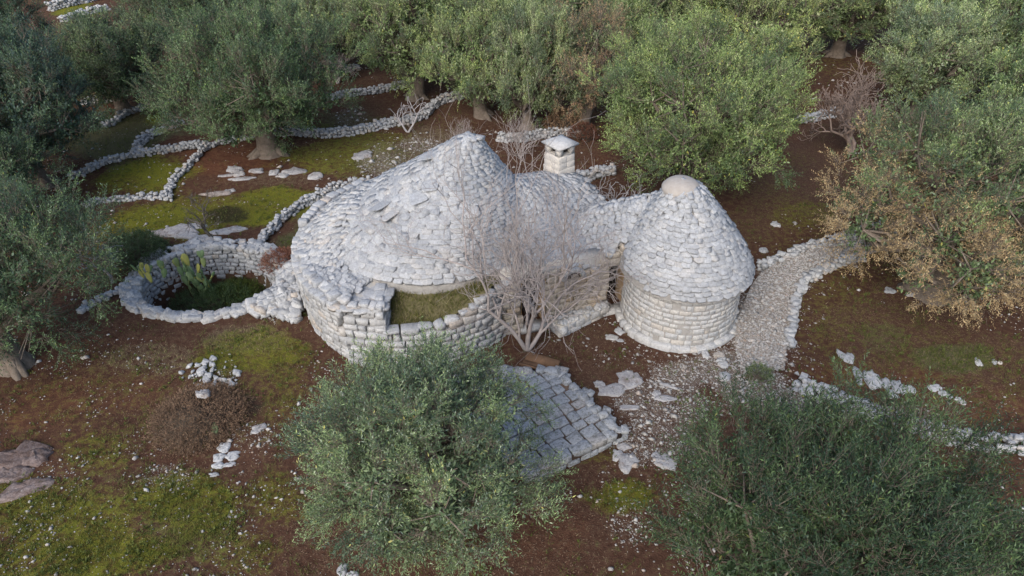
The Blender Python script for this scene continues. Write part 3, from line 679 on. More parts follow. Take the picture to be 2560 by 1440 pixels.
# terrace of grass and core behind its wall
def terrace_z(x, y): return .98 + .45 * sstep(-2.0, -.3, x) + .75 * sstep(14.6, 15.6, y) * (1 - .55 * sstep(-2.0, -.3, x))
g = Geo(); T2 = [(p[0], p[1] + .2) for p in TER]; back = [(-.3, 16.6), (-1.2, 15.6), (-2.4, 15.9), (-3.3, 16.3)]
poly = T2 + back
tx = np.linspace(-3.5, -.1, 46); ty = np.linspace(14.4, 16.8, 30); X, Y = np.meshgrid(tx, ty)
Zt = terrace_z(X, Y) + (fbm(X, Y, 2.2, 4, 3) - .5) * .12
keep = np.array([[in_poly(np.array(poly + [(-3.45, 14.9)]))(X[a, b], Y[a, b]) for b in range(46)] for a in range(30)])
i = (np.arange(29)[:, None] * 46 + np.arange(45)[None]).ravel(); Kf = keep.ravel()
fq = np.stack([i, i + 1, i + 47, i + 46], 1); fq = fq[Kf[fq].any(1)]
terr_mat = plain('terrace_turf', (.085, .08, .035), (.17, .15, .085), 5, bump=.9)
g.add(np.stack([X.ravel(), Y.ravel(), Zt.ravel()], 1), fq); g.obj('terrace_turf', terr_mat, trullo, True)
g = Geo(); L = polyline(np.array([(p[0], p[1] + .12) for p in TER]), .2); V = []
for k, p in enumerate(L):
    u = k / (len(L) - 1); zt = 1.0 + .6 * sstep(.35, 1, u); V += [(p[0], p[1] - .02, -.3), (p[0], p[1] - .02, zt), (p[0], p[1] + .2, zt)]
i = np.arange(len(L) - 1) * 3; g.add(V, np.concatenate([np.stack([i, i + 3, i + 4, i + 1], 1), np.stack([i + 1, i + 4, i + 5, i + 2], 1)]))
g.obj('terrace_wall', M_CORE, trullo)

# ---- the small trullo
tower = thing('trullo', 'small round trullo with domed cement cap and cream ashlar wall', 'trullo', (TOW_C[0], TOW_C[1], 0), 'trulli')
core = Geo(); revolve(core, TOW_A, [(r, z - .09) for r, z in zip(R_TOW.d, R_TOW.z)], 56, lean=R_TOW.e); roof = core.obj('roof', M_CORE, tower, True)
core = Geo(); revolve(core, TOW_C, [(1.3, 1.82), (TOW_R - .005, 1.82), (TOW_R + .04, 0), (TOW_R + .05, -.25)], 56); twall = core.obj('wall', M_CORE, tower, True)
S = Stones(); lay_roof(S, R_TOW, [R_SAD], None, .122, .25, .09, .24, list(SLABS) * 2 + list(ROUGH))
# projecting eave course
for k in range(38):
    a = 2 * math.pi * k / 38 + jit(.03); n = np.array([math.cos(a), math.sin(a), 0]); t = np.array([-n[1], n[0], 0])
    if in_anx(*(TOW_C + n[:2] * 1.6)): continue
    S.add(np.append(TOW_C + n[:2] * (TOW_R + .0), 1.84 + jit(.02)), frame(t, n) @ euler(jit(.06), jit(.05), jit(.06)), (.34, .36, .13), BLOCKS, n + np.array([0, 0, .7]))
S.emit(roof, M_ROOF, 300, 'roof_stone', 'roof_infill_stones')
ang2 = np.radians(np.linspace(0, 360, 90)); circ = np.stack([TOW_C[0] + (TOW_R - .02) * np.cos(ang2), TOW_C[1] + (TOW_R - .02) * np.sin(ang2)], 1)
def skip_t(m, z):
    a = m / (TOW_R - .02); p = TOW_C + (TOW_R + .06) * np.array([math.cos(a), math.sin(a)])
    return in_anx(p[0], p[1])
S = Stones(); lay_wall(S, circ, -.15, 1.84, .165, .26, .22, list(ASHLAR) + list(WALLST), .022, .3, skip_t, fill=.985)
S.emit(twall, M_WALL, 300, 'wall_stone', 'wall_infill_stones')
# footing boulders
S = Stones()
for k in range(22):
    a = math.radians(180 + 8.6 * k); n = np.array([math.cos(a), math.sin(a), 0]); S.add(np.append(TOW_C + n[:2] * (TOW_R + .05), .02 + jit(.04)), frame((-n[1], n[0], 0), n) @ euler(jit(.1), jit(.1), jit(.1)), (.36 * random.uniform(.7, 1.2), .3, .36 * random.uniform(.7, 1.1)), list(BLOCKS) + list(ROUGH), n + np.array([0, 0, .4]))
S.emit(twall, M_WALL, 40, 'footing_stone', 'small_footing_stones')
g = Geo(); dome = [(.51 * math.cos(t) * (1 + .02 * math.sin(9 * t)), 4.02 + .3 * math.sin(t)) for t in np.linspace(-.5, math.pi / 2 - .02, 10)]
revolve(g, TOW_A, dome, 32); o = g.obj('cap', M_CAP, tower, True); tag(o, 'smooth brown grey cement dome at the roof tip')

# ---- the annex between them
annex = thing('stone_annex', 'low rubble roofed stone annex with two doorways between the trulli', 'annex', (1.7, 17.8, 0))
X, Y = np.meshgrid(np.linspace(-1.4, 4.7, 80), np.linspace(15.5, 21, 72))
Z = np.maximum(R_ANX.h(X, Y), R_SAD.h(X, Y)); Z = np.maximum(Z, 1.6) - .12
kp = np.array([[in_anx(X[a, b], Y[a, b]) for b in range(80)] for a in range(72)]).ravel()
i = (np.arange(71)[:, None] * 80 + np.arange(79)[None]).ravel(); fq = np.stack([i, i + 1, i + 81, i + 80], 1); fq = fq[kp[fq].all(1)]
g = Geo(); g.add(np.stack([X.ravel(), Y.ravel(), Z.ravel()], 1), fq)
P = np.vstack([ANX_POLY[1:], ANX_POLY[:1]])
for a, b in zip(P[:-1], P[1:]):                       # outer walls except the facade
    q = np.linspace(0, 1, 10)[:, None]; L = a * (1 - q) + b * q
    zt = np.maximum(np.maximum(R_ANX.h(L[:, 0], L[:, 1]), R_SAD.h(L[:, 0], L[:, 1])), 1.7) - .1
    V = np.concatenate([np.c_[L, np.full(10, -.3)], np.c_[L, zt]]); k = np.arange(9); g.add(V, np.stack([k, k + 1, k + 11, k + 10], 1))
roof = g.obj('roof', M_CORE, annex)
fdir = (FAC_B - FAC_A) / np.linalg.norm(FAC_B - FAC_A); fn = np.array([fdir[1], -fdir[0]]); FL = np.linalg.norm(FAC_B - FAC_A)
edge_in = lambda x, y: in_anx(x, y) and ((np.array([x, y]) - FAC_A) @ -fn) > -.02
S = Stones()
lay_roof(S, R_ANX, [R_MAIN, R_SAD, R_TOW], edge_in, .12, .22, .09, .24, list(ROUGH) + list(SLABS) * 2, 1.8)
lay_roof(S, R_SAD, [R_MAIN, R_ANX, R_TOW], edge_in, .125, .24, .095, .24, list(ROUGH) + list(SLABS) * 2, 1.4)
S.emit(roof, M_ROOF, 300, 'roof_stone', 'roof_infill_stones')
DOORS = [(.55, 1.25, 1.8, 'arched dark doorway behind the bare fig'), (3.12, 3.78, 1.66, 'rectangular doorway beside the small trullo')]
def ftop(u):
    p = FAC_A + fdir * FL * u - fn * .12; return float(min(max(R_ANX.h(*p), R_SAD.h(*p), 1.75), 2.5)) - .02
def skip_d(m, z):
    for a, b, zt, _ in DOORS:
        mid = (a + b) / 2; hw = (b - a) / 2
        if abs(m - mid) < hw + .06 and z < zt - .25 + .3 * math.sqrt(max(0, 1 - ((m - mid) / (hw + .06)) ** 2)): return True
    return False
S = Stones(); lay_wall(S, [FAC_A, FAC_B], -.15, ftop, .2, .3, .26, list(ASHLAR) + list(WALLST), .02, .4, skip_d, fill=.99)
FACADE = S
# right and rear outer wall faces
S = Stones(); lay_wall(S, [ANX_POLY[2], ANX_POLY[3], ANX_POLY[4], ANX_POLY[5], ANX_POLY[6], ANX_POLY[7]], -.1, 1.9, .22, .32, .25, list(BLOCKS) + list(ROUGH), .03, 1.2)
S.emit(annex, M_ROOF, 40, 'wall_stone', 'rear_wall_stones')
# facade core with real openings, reveals and dark rooms
g = Geo(); GP = [Geo(), Geo()]; GD = [Geo(), Geo()]
def fpt(m, back, z): p = FAC_A + fdir * m - fn * back; return (p[0], p[1], z)
cuts = [0.0] + [v for a, b, _, _ in DOORS for v in (a, b)] + [FL + .1]
for k in range(0, len(cuts), 2):
    V = [fpt(m, bk, z) for z in (-.2, 2.0) for m, bk in ((cuts[k], .08), (cuts[k + 1], .08), (cuts[k + 1], .5), (cuts[k], .5))]; g.add(V, BOXF)
for (a, b, zt, _), gp, gd in zip(DOORS, GP, GD):
    V = [fpt(m, bk, z) for z in (zt, 2.05) for m, bk in ((a, .08), (b, .08), (b, .5), (a, .5))]; g.add(V, BOXF)
    for m in (a + .004, b - .004): gp.add([fpt(m, .02, -.1), fpt(m, .75, -.1), fpt(m, .75, zt), fpt(m, .02, zt)], np.array([[0, 1, 2, 3]]))
    gp.add([fpt(a, .02, zt - .004), fpt(b, .02, zt - .004), fpt(b, .75, zt - .004), fpt(a, .75, zt - .004)], np.array([[0, 1, 2, 3]]))
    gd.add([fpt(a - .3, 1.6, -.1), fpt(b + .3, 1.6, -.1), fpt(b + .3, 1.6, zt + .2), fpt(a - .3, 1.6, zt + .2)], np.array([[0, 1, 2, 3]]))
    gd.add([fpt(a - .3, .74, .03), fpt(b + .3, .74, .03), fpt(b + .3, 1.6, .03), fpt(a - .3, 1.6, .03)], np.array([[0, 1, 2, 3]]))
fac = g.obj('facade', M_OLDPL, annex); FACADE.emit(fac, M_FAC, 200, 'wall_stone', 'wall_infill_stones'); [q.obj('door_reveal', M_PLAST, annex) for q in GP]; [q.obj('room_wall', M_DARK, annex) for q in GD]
# open wooden leaf of the right doorway, thresholds, lintels
g = Geo(); m = DOORS[1][0] + .03; V = [fpt(m + dx, bk, z) for z in (.06, 1.52) for dx, bk in ((0, .14), (.05, .14), (.05, .64), (0, .64))]; g.add(V, BOXF); dl = g.obj('door_leaf', plain('tan_door_wood', (.38, .27, .17), (.46, .34, .23), 4), annex)
g = Geo()
for q in range(4): V = [fpt(m + .05 + .004 * (q % 2), .15 + q * .12, .08)]; V = [fpt(m + dx, .16 + q * .12 + bk, z) for z in (.07, 1.5) for dx, bk in ((.048, 0), (.062, 0), (.062, .1), (.048, .1))]; g.add(V, BOXF)
g.obj('door_board', plain('door_board_wood', (.42, .3, .19), (.5, .38, .26), 5), dl)
for a, b, zt, _ in DOORS:
    g = Geo(); V = [fpt(mm, bk, z) for z in (-.05, .1) for mm, bk in ((a - .05, -.16), (b + .05, -.16), (b + .05, .2), (a - .05, .2))]; g.add(V, BOXF); g.obj('threshold', M_WALL, annex)
    g = Geo(); V = [fpt(mm, bk, z) for z in (zt - .02, zt + .16) for mm, bk in ((a - .16, -.015), (b + .16, -.015), (b + .16, .2), (a - .16, .2))]; g.add(V, BOXF); g.obj('lintel', M_WALL, annex)
# relieving arch: flat lunette face with the hollow's shade put into its colour
S = Stones()
for k in range(9):
    t = math.pi * (k + .5) / 9; p = FAC_A + fdir * (2.02 + .3 * math.cos(t)) + fn * .05; n = np.array([fdir[0] * math.cos(t), fdir[1] * math.cos(t), math.sin(t)])
    S.add((p[0], p[1], 1.5 + .3 * math.sin(t)), frame(np.append(fn, 0), n), (.2, .13, .12), BLOCKS, np.append(fn, .4))
S.emit(annex, M_ROOF, 10, 'arch_stone', 'small_arch_stones')
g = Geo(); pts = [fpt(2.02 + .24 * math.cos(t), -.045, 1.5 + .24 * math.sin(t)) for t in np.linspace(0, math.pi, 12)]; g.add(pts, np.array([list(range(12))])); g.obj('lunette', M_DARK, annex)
# chimney
chim = Geo(); CC = np.array([1.46, 20.25]); RZ = rotz(math.radians(38))
def ring(w_, z): return [tuple(np.append(CC, 0) + RZ @ np.array([sx * w_ / 2, sy * w_ / 2, 0]) + np.array([0, 0, z])) for sx, sy in ((-1, -1), (1, -1), (1, 1), (-1, 1))]
rings = [ring(.74, 1.7), ring(.7, 2.6), ring(.66, 3.1), ring(.64, 3.44)]
V = [p for r_ in rings for p in r_]; Fq = [[4 * a + k, 4 * a + (k + 1) % 4, 4 * a + 4 + (k + 1) % 4, 4 * a + 4 + k] for a in range(3) for k in range(4)]
chim.add(V, np.array(Fq)); chim.add(ring(.62, 3.44), np.array([[0, 1, 2, 3]]))
for sx, sy in ((-1, -1), (1, -1), (1, 1), (-1, 1)): chim.add(box_pts(np.append(CC, 3.56) + RZ @ np.array([sx * .23, sy * .23, 0]), (.17, .17, .26), RZ), BOXF)
for ax in range(4):
    d = rotz(math.pi / 2 * ax) @ np.array([0, -.24, 0]); chim.add(box_pts(np.append(CC, 3.66) + RZ @ d, (.62, .14, .06) if ax % 2 == 0 else (.14, .62, .06), RZ), BOXF)
ch = chim.obj('chimney', plain('chimney_limewash', (.62, .58, .52), (.5, .48, .45), 3.2, bump=.9), annex)
g = Geo(); V = ring(.8, 3.69) + ring(.82, 3.74) + ring(.3, 3.86); g.add(V, np.array([[0, 3, 2, 1], [8, 9, 10, 11]] + [[4 * a + k, 4 * a + (k + 1) % 4, 4 * a + 4 + (k + 1) % 4, 4 * a + 4 + k] for a in range(2) for k in range(4)])); g.obj('chimney_cap', plain('cap_limestone', (.4, .4, .4), (.55, .55, .54), 9, bump=.8), ch)
g = Geo(); g.add(ring(.3, 3.45) + ring(.3, 3.66), BOXF); g.obj('flue', M_DARK, ch)
S = Stones()
for zc in np.arange(1.9, 3.4, .2):
    wd = .74 - (zc - 1.7) * .06
    for kf in range(4):
        Rk = RZ @ rotz(math.pi / 2 * kf)
        for sx in (-1, 1):
            ww = wd / 2 * random.uniform(.8, 1.1); p = np.append(CC, zc) + Rk @ np.array([sx * wd / 4, -wd / 2 + .03, 0]); S.add(p, Rk @ euler(jit(.03), jit(.03), jit(.03)), (ww, .1, .2), ASHLAR, Rk @ np.array([0, -1, .3]))
S.emit(ch, plain('chimney_block_limewash', (.66, .61, .54), (.52, .5, .47), 3.5, bump=.9), 64, 'block', 'small_blocks')
# bench of masonry with rubble on top along the facade
bench = thing('stone_bench', 'masonry bench topped with loose rubble along the annex facade', 'bench', (1.5, 15.9, 0))
bp = [np.array([1.05, 15.98]), np.array([1.35, 15.55]), np.array([2.75, 16.52]), np.array([2.7, 16.72])]
g = Geo(); g.add([(p[0], p[1], -.15) for p in bp] + [(p[0], p[1], .36) for p in bp], BOXF); g.obj('bench_core', M_OLDPL, bench)
S = Stones(); lay_wall(S, [bp[0], bp[1]], -.1, .42, .2, .3, .2, BLOCKS, .0, .7); lay_wall(S, [bp[1], bp[2]], -.1, .42, .2, .32, .2, BLOCKS, .0, .7)
for k in range(70):
    u, v = random.random(), random.random(); p = (bp[0] * (1 - u) + bp[3] * u) * v + (bp[1] * (1 - u) + bp[2] * u) * (1 - v); z = random.uniform(.08, .2); S.add((p[0], p[1], .38 + jit(.03)), euler(jit(.5), jit(.5), jit(3)), (z * 1.2, z, z * .6), ANYROCK)
S.emit(bench, M_WALL, 60, 'stone', 'small_stones')

# ---------------------------------------------------------------- sunken pit with its stone lining
pit = thing('stone_lined_pit', 'sunken oval pit lined with dry stone, cactus growing inside', 'pit', (PIT_C[0], PIT_C[1], -PIT_D))
S = Stones(); aa = np.linspace(0, 2 * math.pi, 100)
inner = np.stack([PIT_C[0] + PIT_R[0] * 1.05 * np.cos(aa), PIT_C[1] + PIT_R[1] * 1.06 * np.sin(aa)], 1)
lay_wall(S, inner, -PIT_D - .1, lambda u: .12 + .28 * sstep(.05, .2, u) * (1 - sstep(.42, .55, u)), .15, .22, .26, list(WALLST) * 2 + list(ROUGH), -.0, 1.4, side=-1)
for k in range(620):
    th = random.uniform(0, 2 * math.pi); back = max(0, math.sin(th)); wd = .08 + .14 * back + .05 * (math.cos(th) < -.6)
    rr = 1.16 + random.uniform(-.5, 1) * wd; l = random.uniform(.12, .3) * (1.15 if back < .1 else 1)
    x, y = PIT_C[0] + PIT_R[0] * rr * math.cos(th), PIT_C[1] + PIT_R[1] * (rr + .02) * math.sin(th)
    S.add((x, y, .06 + .3 * back + jit(.06)), frame((-math.sin(th), math.cos(th), 0), (math.cos(th), math.sin(th), 0)) @ euler(jit(.3), jit(.3), jit(.5)), (l, l * random.uniform(.7, 1), l * random.uniform(.5, .8)), list(WALLST) + list(ROUGH) + list(LUMPS), (0, -.2, 1))
S.emit(pit, M_RUB, 260)
# rubble bank between pit and large trullo
bank = thing('rubble_bank', 'sloping bank of white rubble between the pit and the large trullo', 'rubble', (-6.9, 17.2, 0))
S = Stones(); bpoly = in_poly(np.array([at(642, 668)[:2], at(690, 690)[:2], at(758, 668)[:2], at(752, 790)[:2], at(745, 812)[:2], at(690, 800)[:2], at(628, 790)[:2], at(636, 760)[:2], at(648, 720)[:2]]))
for k in range(2600):
    x, y = random.uniform(-8.4, -5.6), random.uniform(15.9, 19.6)
    if not bpoly(x, y) or pit_e(x, y) < 1.12: continue
    sz = random.choice((.1, .14, .18, .24, .32)) * random.uniform(.8, 1.1); hh = .32 * sstep(1.05, 1.5, pit_e(x, y)) * sstep(15.9, 17.0, y)
    S.add((x, y, float(gz(x, y)) + hh + jit(.05) + sz * .1), euler(jit(.6), jit(.6), jit(3)), (sz * 1.2, sz, sz * .7), ANYROCK)
S.emit(bank, M_RUB, 200)

# ---------------------------------------------------------------- paved platform in front
plat = thing('stone_platform', 'raised paved platform of lichen spotted slabs below the front olive', 'platform', (.6, 12.2, 0))
pA, pB, pC = at(1402, 928, .3)[:2], at(1556, 1078, .3)[:2], at(1330, 1182, .3)[:2]
pT = at(1112, 935, .3)[:2]; pD = np.array([-2.2, 12.1])
PLP = np.array([pA, pB, pC, pD, pT]); inpl = in_poly(PLP)
g = Geo(); n = len(PLP); g.add([(p[0], p[1], -.2) for p in PLP] + [(p[0], p[1], .26) for p in PLP], np.array([[k, (k + 1) % n, n + (k + 1) % n, n + k] for k in range(n)])); g.F.setdefault(5, []).append(np.array([[9, 8, 7, 6, 5]]) + 0)
g.obj('earth_fill', plain('joint_earth', (.12, .08, .06), (.2, .15, .12), 8, bump=.8), plat)
u_ = (pC - pB) / np.linalg.norm(pC - pB); v_ = (pA - pB) / np.linalg.norm(pA - pB); S = Stones(); vv = .2
while vv < 4.2:
    rw = random.uniform(.2, .36); uu = -.4 + random.random() * .3
    while uu < 5.2:
        l = random.uniform(.24, .52); p = pB + u_ * (uu + l / 2) + v_ * (vv + rw / 2); uu += l + random.uniform(.012, .035)
        if inpl(*(p + u_ * l * .3)) and inpl(*(p - u_ * l * .3)) and inpl(*(p + v_ * rw * .3)):
            S.add((p[0], p[1], .265 + jit(.012)), frame(np.append(u_, 0), np.append(-v_, 0)) @ euler(jit(.025), jit(.025), jit(.07)), (l * random.uniform(.94, 1.04), rw * random.uniform(.93, 1.05), .12), list(ASHLAR) + list(WALLST))
    vv += rw + random.uniform(.012, .04)
S.emit(plat, M_PAVE, 200, 'slab', 'small_slabs')
S = Stones(); lay_wall(S, [pC, pB], -.12, .34, .24, .4, .3, BLOCKS, .02, 1.0, side=-1 if np.cross(pB - pC, [0, -1]) > 0 else 1)
lay_wall(S, [pB, pA], -.1, .3, .22, .3, .26, ROUGH, .02, 1.6, side=1)
for k in range(16):
    p = pB * (1 - k / 15) + pA * k / 15; S.add((p[0] + .06 + jit(.12), p[1] + jit(.1), .2 + jit(.08)), euler(jit(.3), jit(.3), jit(3)), (.26 * random.uniform(.6, 1.3), .22, .13), ROUGH)
for k in range(12):
    p = pA * (1 - k / 11) + pT * k / 11; S.add((p[0] + jit(.06), p[1] + jit(.06), .3 + jit(.04)), euler(jit(.15), jit(.15), jit(.5)), (.4 * random.uniform(.6, 1.2), .3, .2), ROUGH)
S.emit(plat, M_PAVE, 70, 'edge_stone', 'small_edge_stones')
# old wooden trough of planks above the platform
tr = thing('wooden_trough', 'old broken brown plank trough lying above the paved platform', 'trough', (*at(1350, 912)[:2], 0))
p0, p1 = at(1308, 902, .2), at(1392, 925, .2); d = (p1 - p0) / np.linalg.norm(p1 - p0); n = np.array([d[1], -d[0], 0])
for k, (off_, zz, tilt, wd) in enumerate(((.0, .12, .5, .26), (.2, .06, .05, .24), (.36, .16, -.6, .22))):
    g = Geo(); R = frame(d, n) @ euler(tilt, 0, jit(.05)); g.add(box_pts((p0 + p1) / 2 + n * (off_ - .18) + np.array([0, 0, zz - .1]), (np.linalg.norm(p1 - p0) * random.uniform(.95, 1.1), wd, .035), R), BOXF); g.obj('plank', M_WOOD, tr)

# ---------------------------------------------------------------- rocks and outcrops
def rock_group(name, label, cat, lumps, mat=M_ROCK, zf=.5, group=None, part='rock'):
    """lumps: (px, py, width px, height px, tilt)"""
    c = at(lumps[0][0], lumps[0][1]); root = thing(name, label, cat, (c[0], c[1], float(gz(c[0], c[1]))), group)
    for i, (px, py, wx, wy, a) in enumerate(lumps):
        p = at(px, py); sx = np.linalg.norm(at(px + wx / 2, py) - at(px - wx / 2, py)); sy = np.linalg.norm(at(px, py - wy / 2) - at(px, py + wy / 2))
        r = np.random.default_rng(int(px * 7 + py)); n = 16; th = np.sort((np.arange(n) + r.uniform(-.4, .4, n)) * 2 * math.pi / n); rad = .5 * (1 + .28 * np.array([vnoise(math.cos(t) * 1.6, math.sin(t) * 1.6, 1, px) - .5 for t in th]) * 2) * r.uniform(.7, 1.12, n)
        hgt = max(.07, min(.3, .28 * min(sx, sy))) * zf * 1.4
        ca, sa_ = math.cos(a), math.sin(a); V = []
        for q, (f, z) in enumerate(((1.06, -.3), (1.0, .5), (.9, .85), (.6, .95), (.25, 1.0))):
            for k in range(n):
                x, y = rad[k] * f * math.cos(th[k]) * sx, rad[k] * f * math.sin(th[k]) * sy
                V.append((x * ca - y * sa_, x * sa_ + y * ca, z * hgt + (r.normal(0, .24) * hgt if q else 0)))
        V.append((0, 0, hgt)); V = np.array(V)
        i_ = (np.arange(4)[:, None] * n + np.arange(n)[None]).ravel(); j_ = (np.arange(4)[:, None] * n + (np.arange(n)[None] + 1) % n).ravel()
        g = Geo(); g.add(V + np.array([p[0], p[1], float(gz(p[0], p[1]))]), np.stack([i_, j_, j_ + n, i_ + n], 1))
        g.F.setdefault(3, []).append(np.array([[4 * n + k, 4 * n + (k + 1) % n, 5 * n] for k in range(n)]))
        g.obj(part, mat, root)
    return root
G_ = 'limestone outcrops in the soil'
rock_group('rock_outcrop', 'ragged grey outcrop on the moss below the small leafless tree', 'outcrop', [(400, 583, 60, 18, 0), (445, 578, 90, 26, .1), (490, 562, 50, 16, 0), (470, 588, 60, 16, 0)], group=G_)
rock_group('rock_outcrop', 'tilted grey rock just behind the back rim of the pit', 'outcrop', [(490, 612, 70, 28, .5), (510, 600, 50, 18, .4)], group=G_)
rock_group('rock_outcrop', 'long flat rock at the foot of the small leafless tree', 'outcrop', [(560, 580, 70, 14, .1), (590, 574, 60, 14, .1)], group=G_)
rock_group('rock_outcrop', 'row of pale flat rocks in red soil below the olive trunk', 'outcrop', [(585, 428, 44, 14, 0), (600, 438, 30, 10, 0), (640, 431, 40, 10, 0), (685, 434, 26, 14, 0), (735, 433, 60, 14, .1), (705, 441, 30, 10, 0)], group=G_)
rock_group('rock_outcrop', 'thin sliver of rock lying slanting on red soil', 'outcrop', [(605, 449, 60, 7, .2), (570, 441, 40, 6, .2)], group=G_)
rock_group('rock_outcrop', 'pink grey rock where red soil meets moss', 'outcrop', [(790, 443, 36, 16, 0)], M_ROCK, .4, group=G_)
rock_group('rock_outcrop', 'lone pinkish slab on the mossy ground left of the roof', 'outcrop', [(905, 392, 60, 18, 0), (918, 384, 30, 10, 0)], M_ROCK, .4, group=G_)
rock_group('rock_outcrop', 'narrow line of rock beside dry twigs on the moss', 'outcrop', [(540, 483, 70, 10, .15), (575, 475, 30, 8, .15)], group=G_)
rock_group('rock_outcrop', 'brown weathered bedrock cut by the left picture edge', 'outcrop', [(45, 1135, 150, 60, .1), (90, 1140, 70, 40, 0), (30, 1180, 110, 40, .3), (70, 1215, 120, 40, .35)], M_DULL, .5, group=G_)
rock_group('rock_outcrop', 'cluster of bright white split slabs in dark soil', 'outcrop', [(560, 1118, 36, 26, .3), (548, 1142, 34, 22, .3), (578, 1138, 40, 22, .4), (545, 1164, 34, 16, .3), (572, 1160, 36, 12, .3), (536, 1187, 26, 12, .1)], M_RUB, .35, group=G_)
rock_group('rock_outcrop', 'small pale rock right of the white split slabs', 'outcrop', [(650, 1072, 36, 18, .2), (642, 1082, 26, 10, 0)], M_ROCK, .4, group=G_)
rock_group('rock_outcrop', 'pale flat bedrock nearest the platform upper edge', 'outcrop', [(1572, 952, 62, 44, -.4), (1585, 942, 40, 24, 0)], M_ROCK, .25, group=G_)
rock_group('rock_outcrop', 'broad white bedrock patch right of the platform', 'outcrop', [(1525, 976, 80, 38, .1), (1500, 962, 30, 22, 0), (1550, 968, 40, 24, 0)], M_ROCK, .25, group=G_)
rock_group('rock_outcrop', 'broken white bedrock with a long bar of stone above', 'outcrop', [(1660, 996, 60, 20, -.2), (1680, 968, 66, 9, -.55), (1640, 984, 30, 16, 0)], M_ROCK, .4, group=G_)
rock_group('rock_outcrop', 'low grey rock just off the platform corner', 'outcrop', [(1575, 1018, 60, 14, .1)], M_ROCK, .3, group=G_)
rock_group('rock_outcrop', 'dull bedrock lumps below the platform corner', 'outcrop', [(1568, 1155, 44, 52, -.3), (1545, 1135, 34, 28, 0), (1560, 1115, 40, 20, 0)], M_ROCK, .3, group=G_)
rock_group('rock_outcrop', 'bedrock patch at the leafy edge of the front right olive', 'outcrop', [(1660, 1155, 60, 40, -.3), (1640, 1140, 30, 24, 0)], M_ROCK, .3, group=G_)
rock_group('rock_outcrop', 'pair of upright white stones standing in red soil', 'outcrop', [(2106, 892, 20, 34, .2), (2124, 898, 24, 24, 0)], M_RUB, .8, group=G_)
rock_group('rock_outcrop', 'jagged white bedrock ridge below the pair of stones', 'outcrop', [(2144, 940, 26, 46, -.2), (2178, 950, 46, 44, 0), (2216, 958, 26, 24, 0), (2246, 968, 36, 36, .2), (2230, 984, 24, 22, 0), (2280, 972, 22, 18, 0)], M_RUB, .6, group=G_)
rock_group('rock_outcrop', 'string of small white stones trailing across the red soil', 'outcrop', [(2338, 966, 36, 16, -.2), (2360, 980, 28, 14, -.3), (2376, 988, 18, 10, 0), (2398, 994, 16, 10, 0), (2410, 1002, 16, 12, 0)], M_RUB, .5, group=G_)
rock_group('rock_outcrop', 'small white rocks in the green grass patch under the browning olive', 'outcrop', [(2446, 905, 16, 20, 0), (2486, 904, 14, 12, 0), (2500, 906, 14, 8, 0)], M_RUB, .5, group=G_)
rock_group('rock_outcrop', 'small white stone lying behind the small trullo', 'outcrop', [(1938, 562, 26, 12, -.4)], M_RUB, .5, group=G_)
rock_group('rock_outcrop', 'second small white stone nearer the gravel path', 'outcrop', [(1908, 627, 22, 12, .2)], M_RUB, .5, group=G_)
rock_group('rock_outcrop', 'flat pale stone beneath the tan hanging foliage', 'outcrop', [(2225, 726, 30, 14, 0), (2290, 735, 60, 12, 0)], M_RUB, .4, group=G_)
rock_group('rock_outcrop', 'white stones peeping from under the front olive crown', 'outcrop', [(855, 1425, 26, 40, 0), (880, 1436, 30, 26, 0)], M_RUB, .7, group=G_)
rock_group('rock_outcrop', 'flagstones beside the footing of the small trullo', 'outcrop', [(1527, 842, 34, 20, 0), (1548, 826, 26, 18, 0), (1550, 850, 18, 10, 0)], M_RUB, .25, group=G_)
rock_group('stepping_stones', 'little row of stacked stones right of the small trullo', 'stones', [(1778, 858, 24, 22, 0), (1798, 894, 26, 14, .2), (1802, 905, 26, 12, .2), (1808, 918, 30, 16, .1), (1812, 948, 32, 20, 0), (1748, 880, 22, 18, 0), (1762, 888, 18, 22, 0)], M_RUB, .6)
pile = thing('stone_pile', 'heap of small white field stones above the brush mound', 'stone pile', (*at(535, 930)[:2], 0))
S = Stones()
for k in range(55):
    a = random.uniform(0, 6.28); r = math.sqrt(random.random()); p = at(532 + 80 * r * math.cos(a), 935 + 38 * r * math.sin(a)); sz = random.choice((.05, .06, .08, .1, .13, .2)); S.add((p[0], p[1], float(gz(*p[:2])) + .02 + .06 * (1 - r)), euler(jit(.5), jit(.5), jit(3)), (sz * 1.2, sz, sz * .7), ANYROCK)
S.emit(pile, M_RUB, 120)

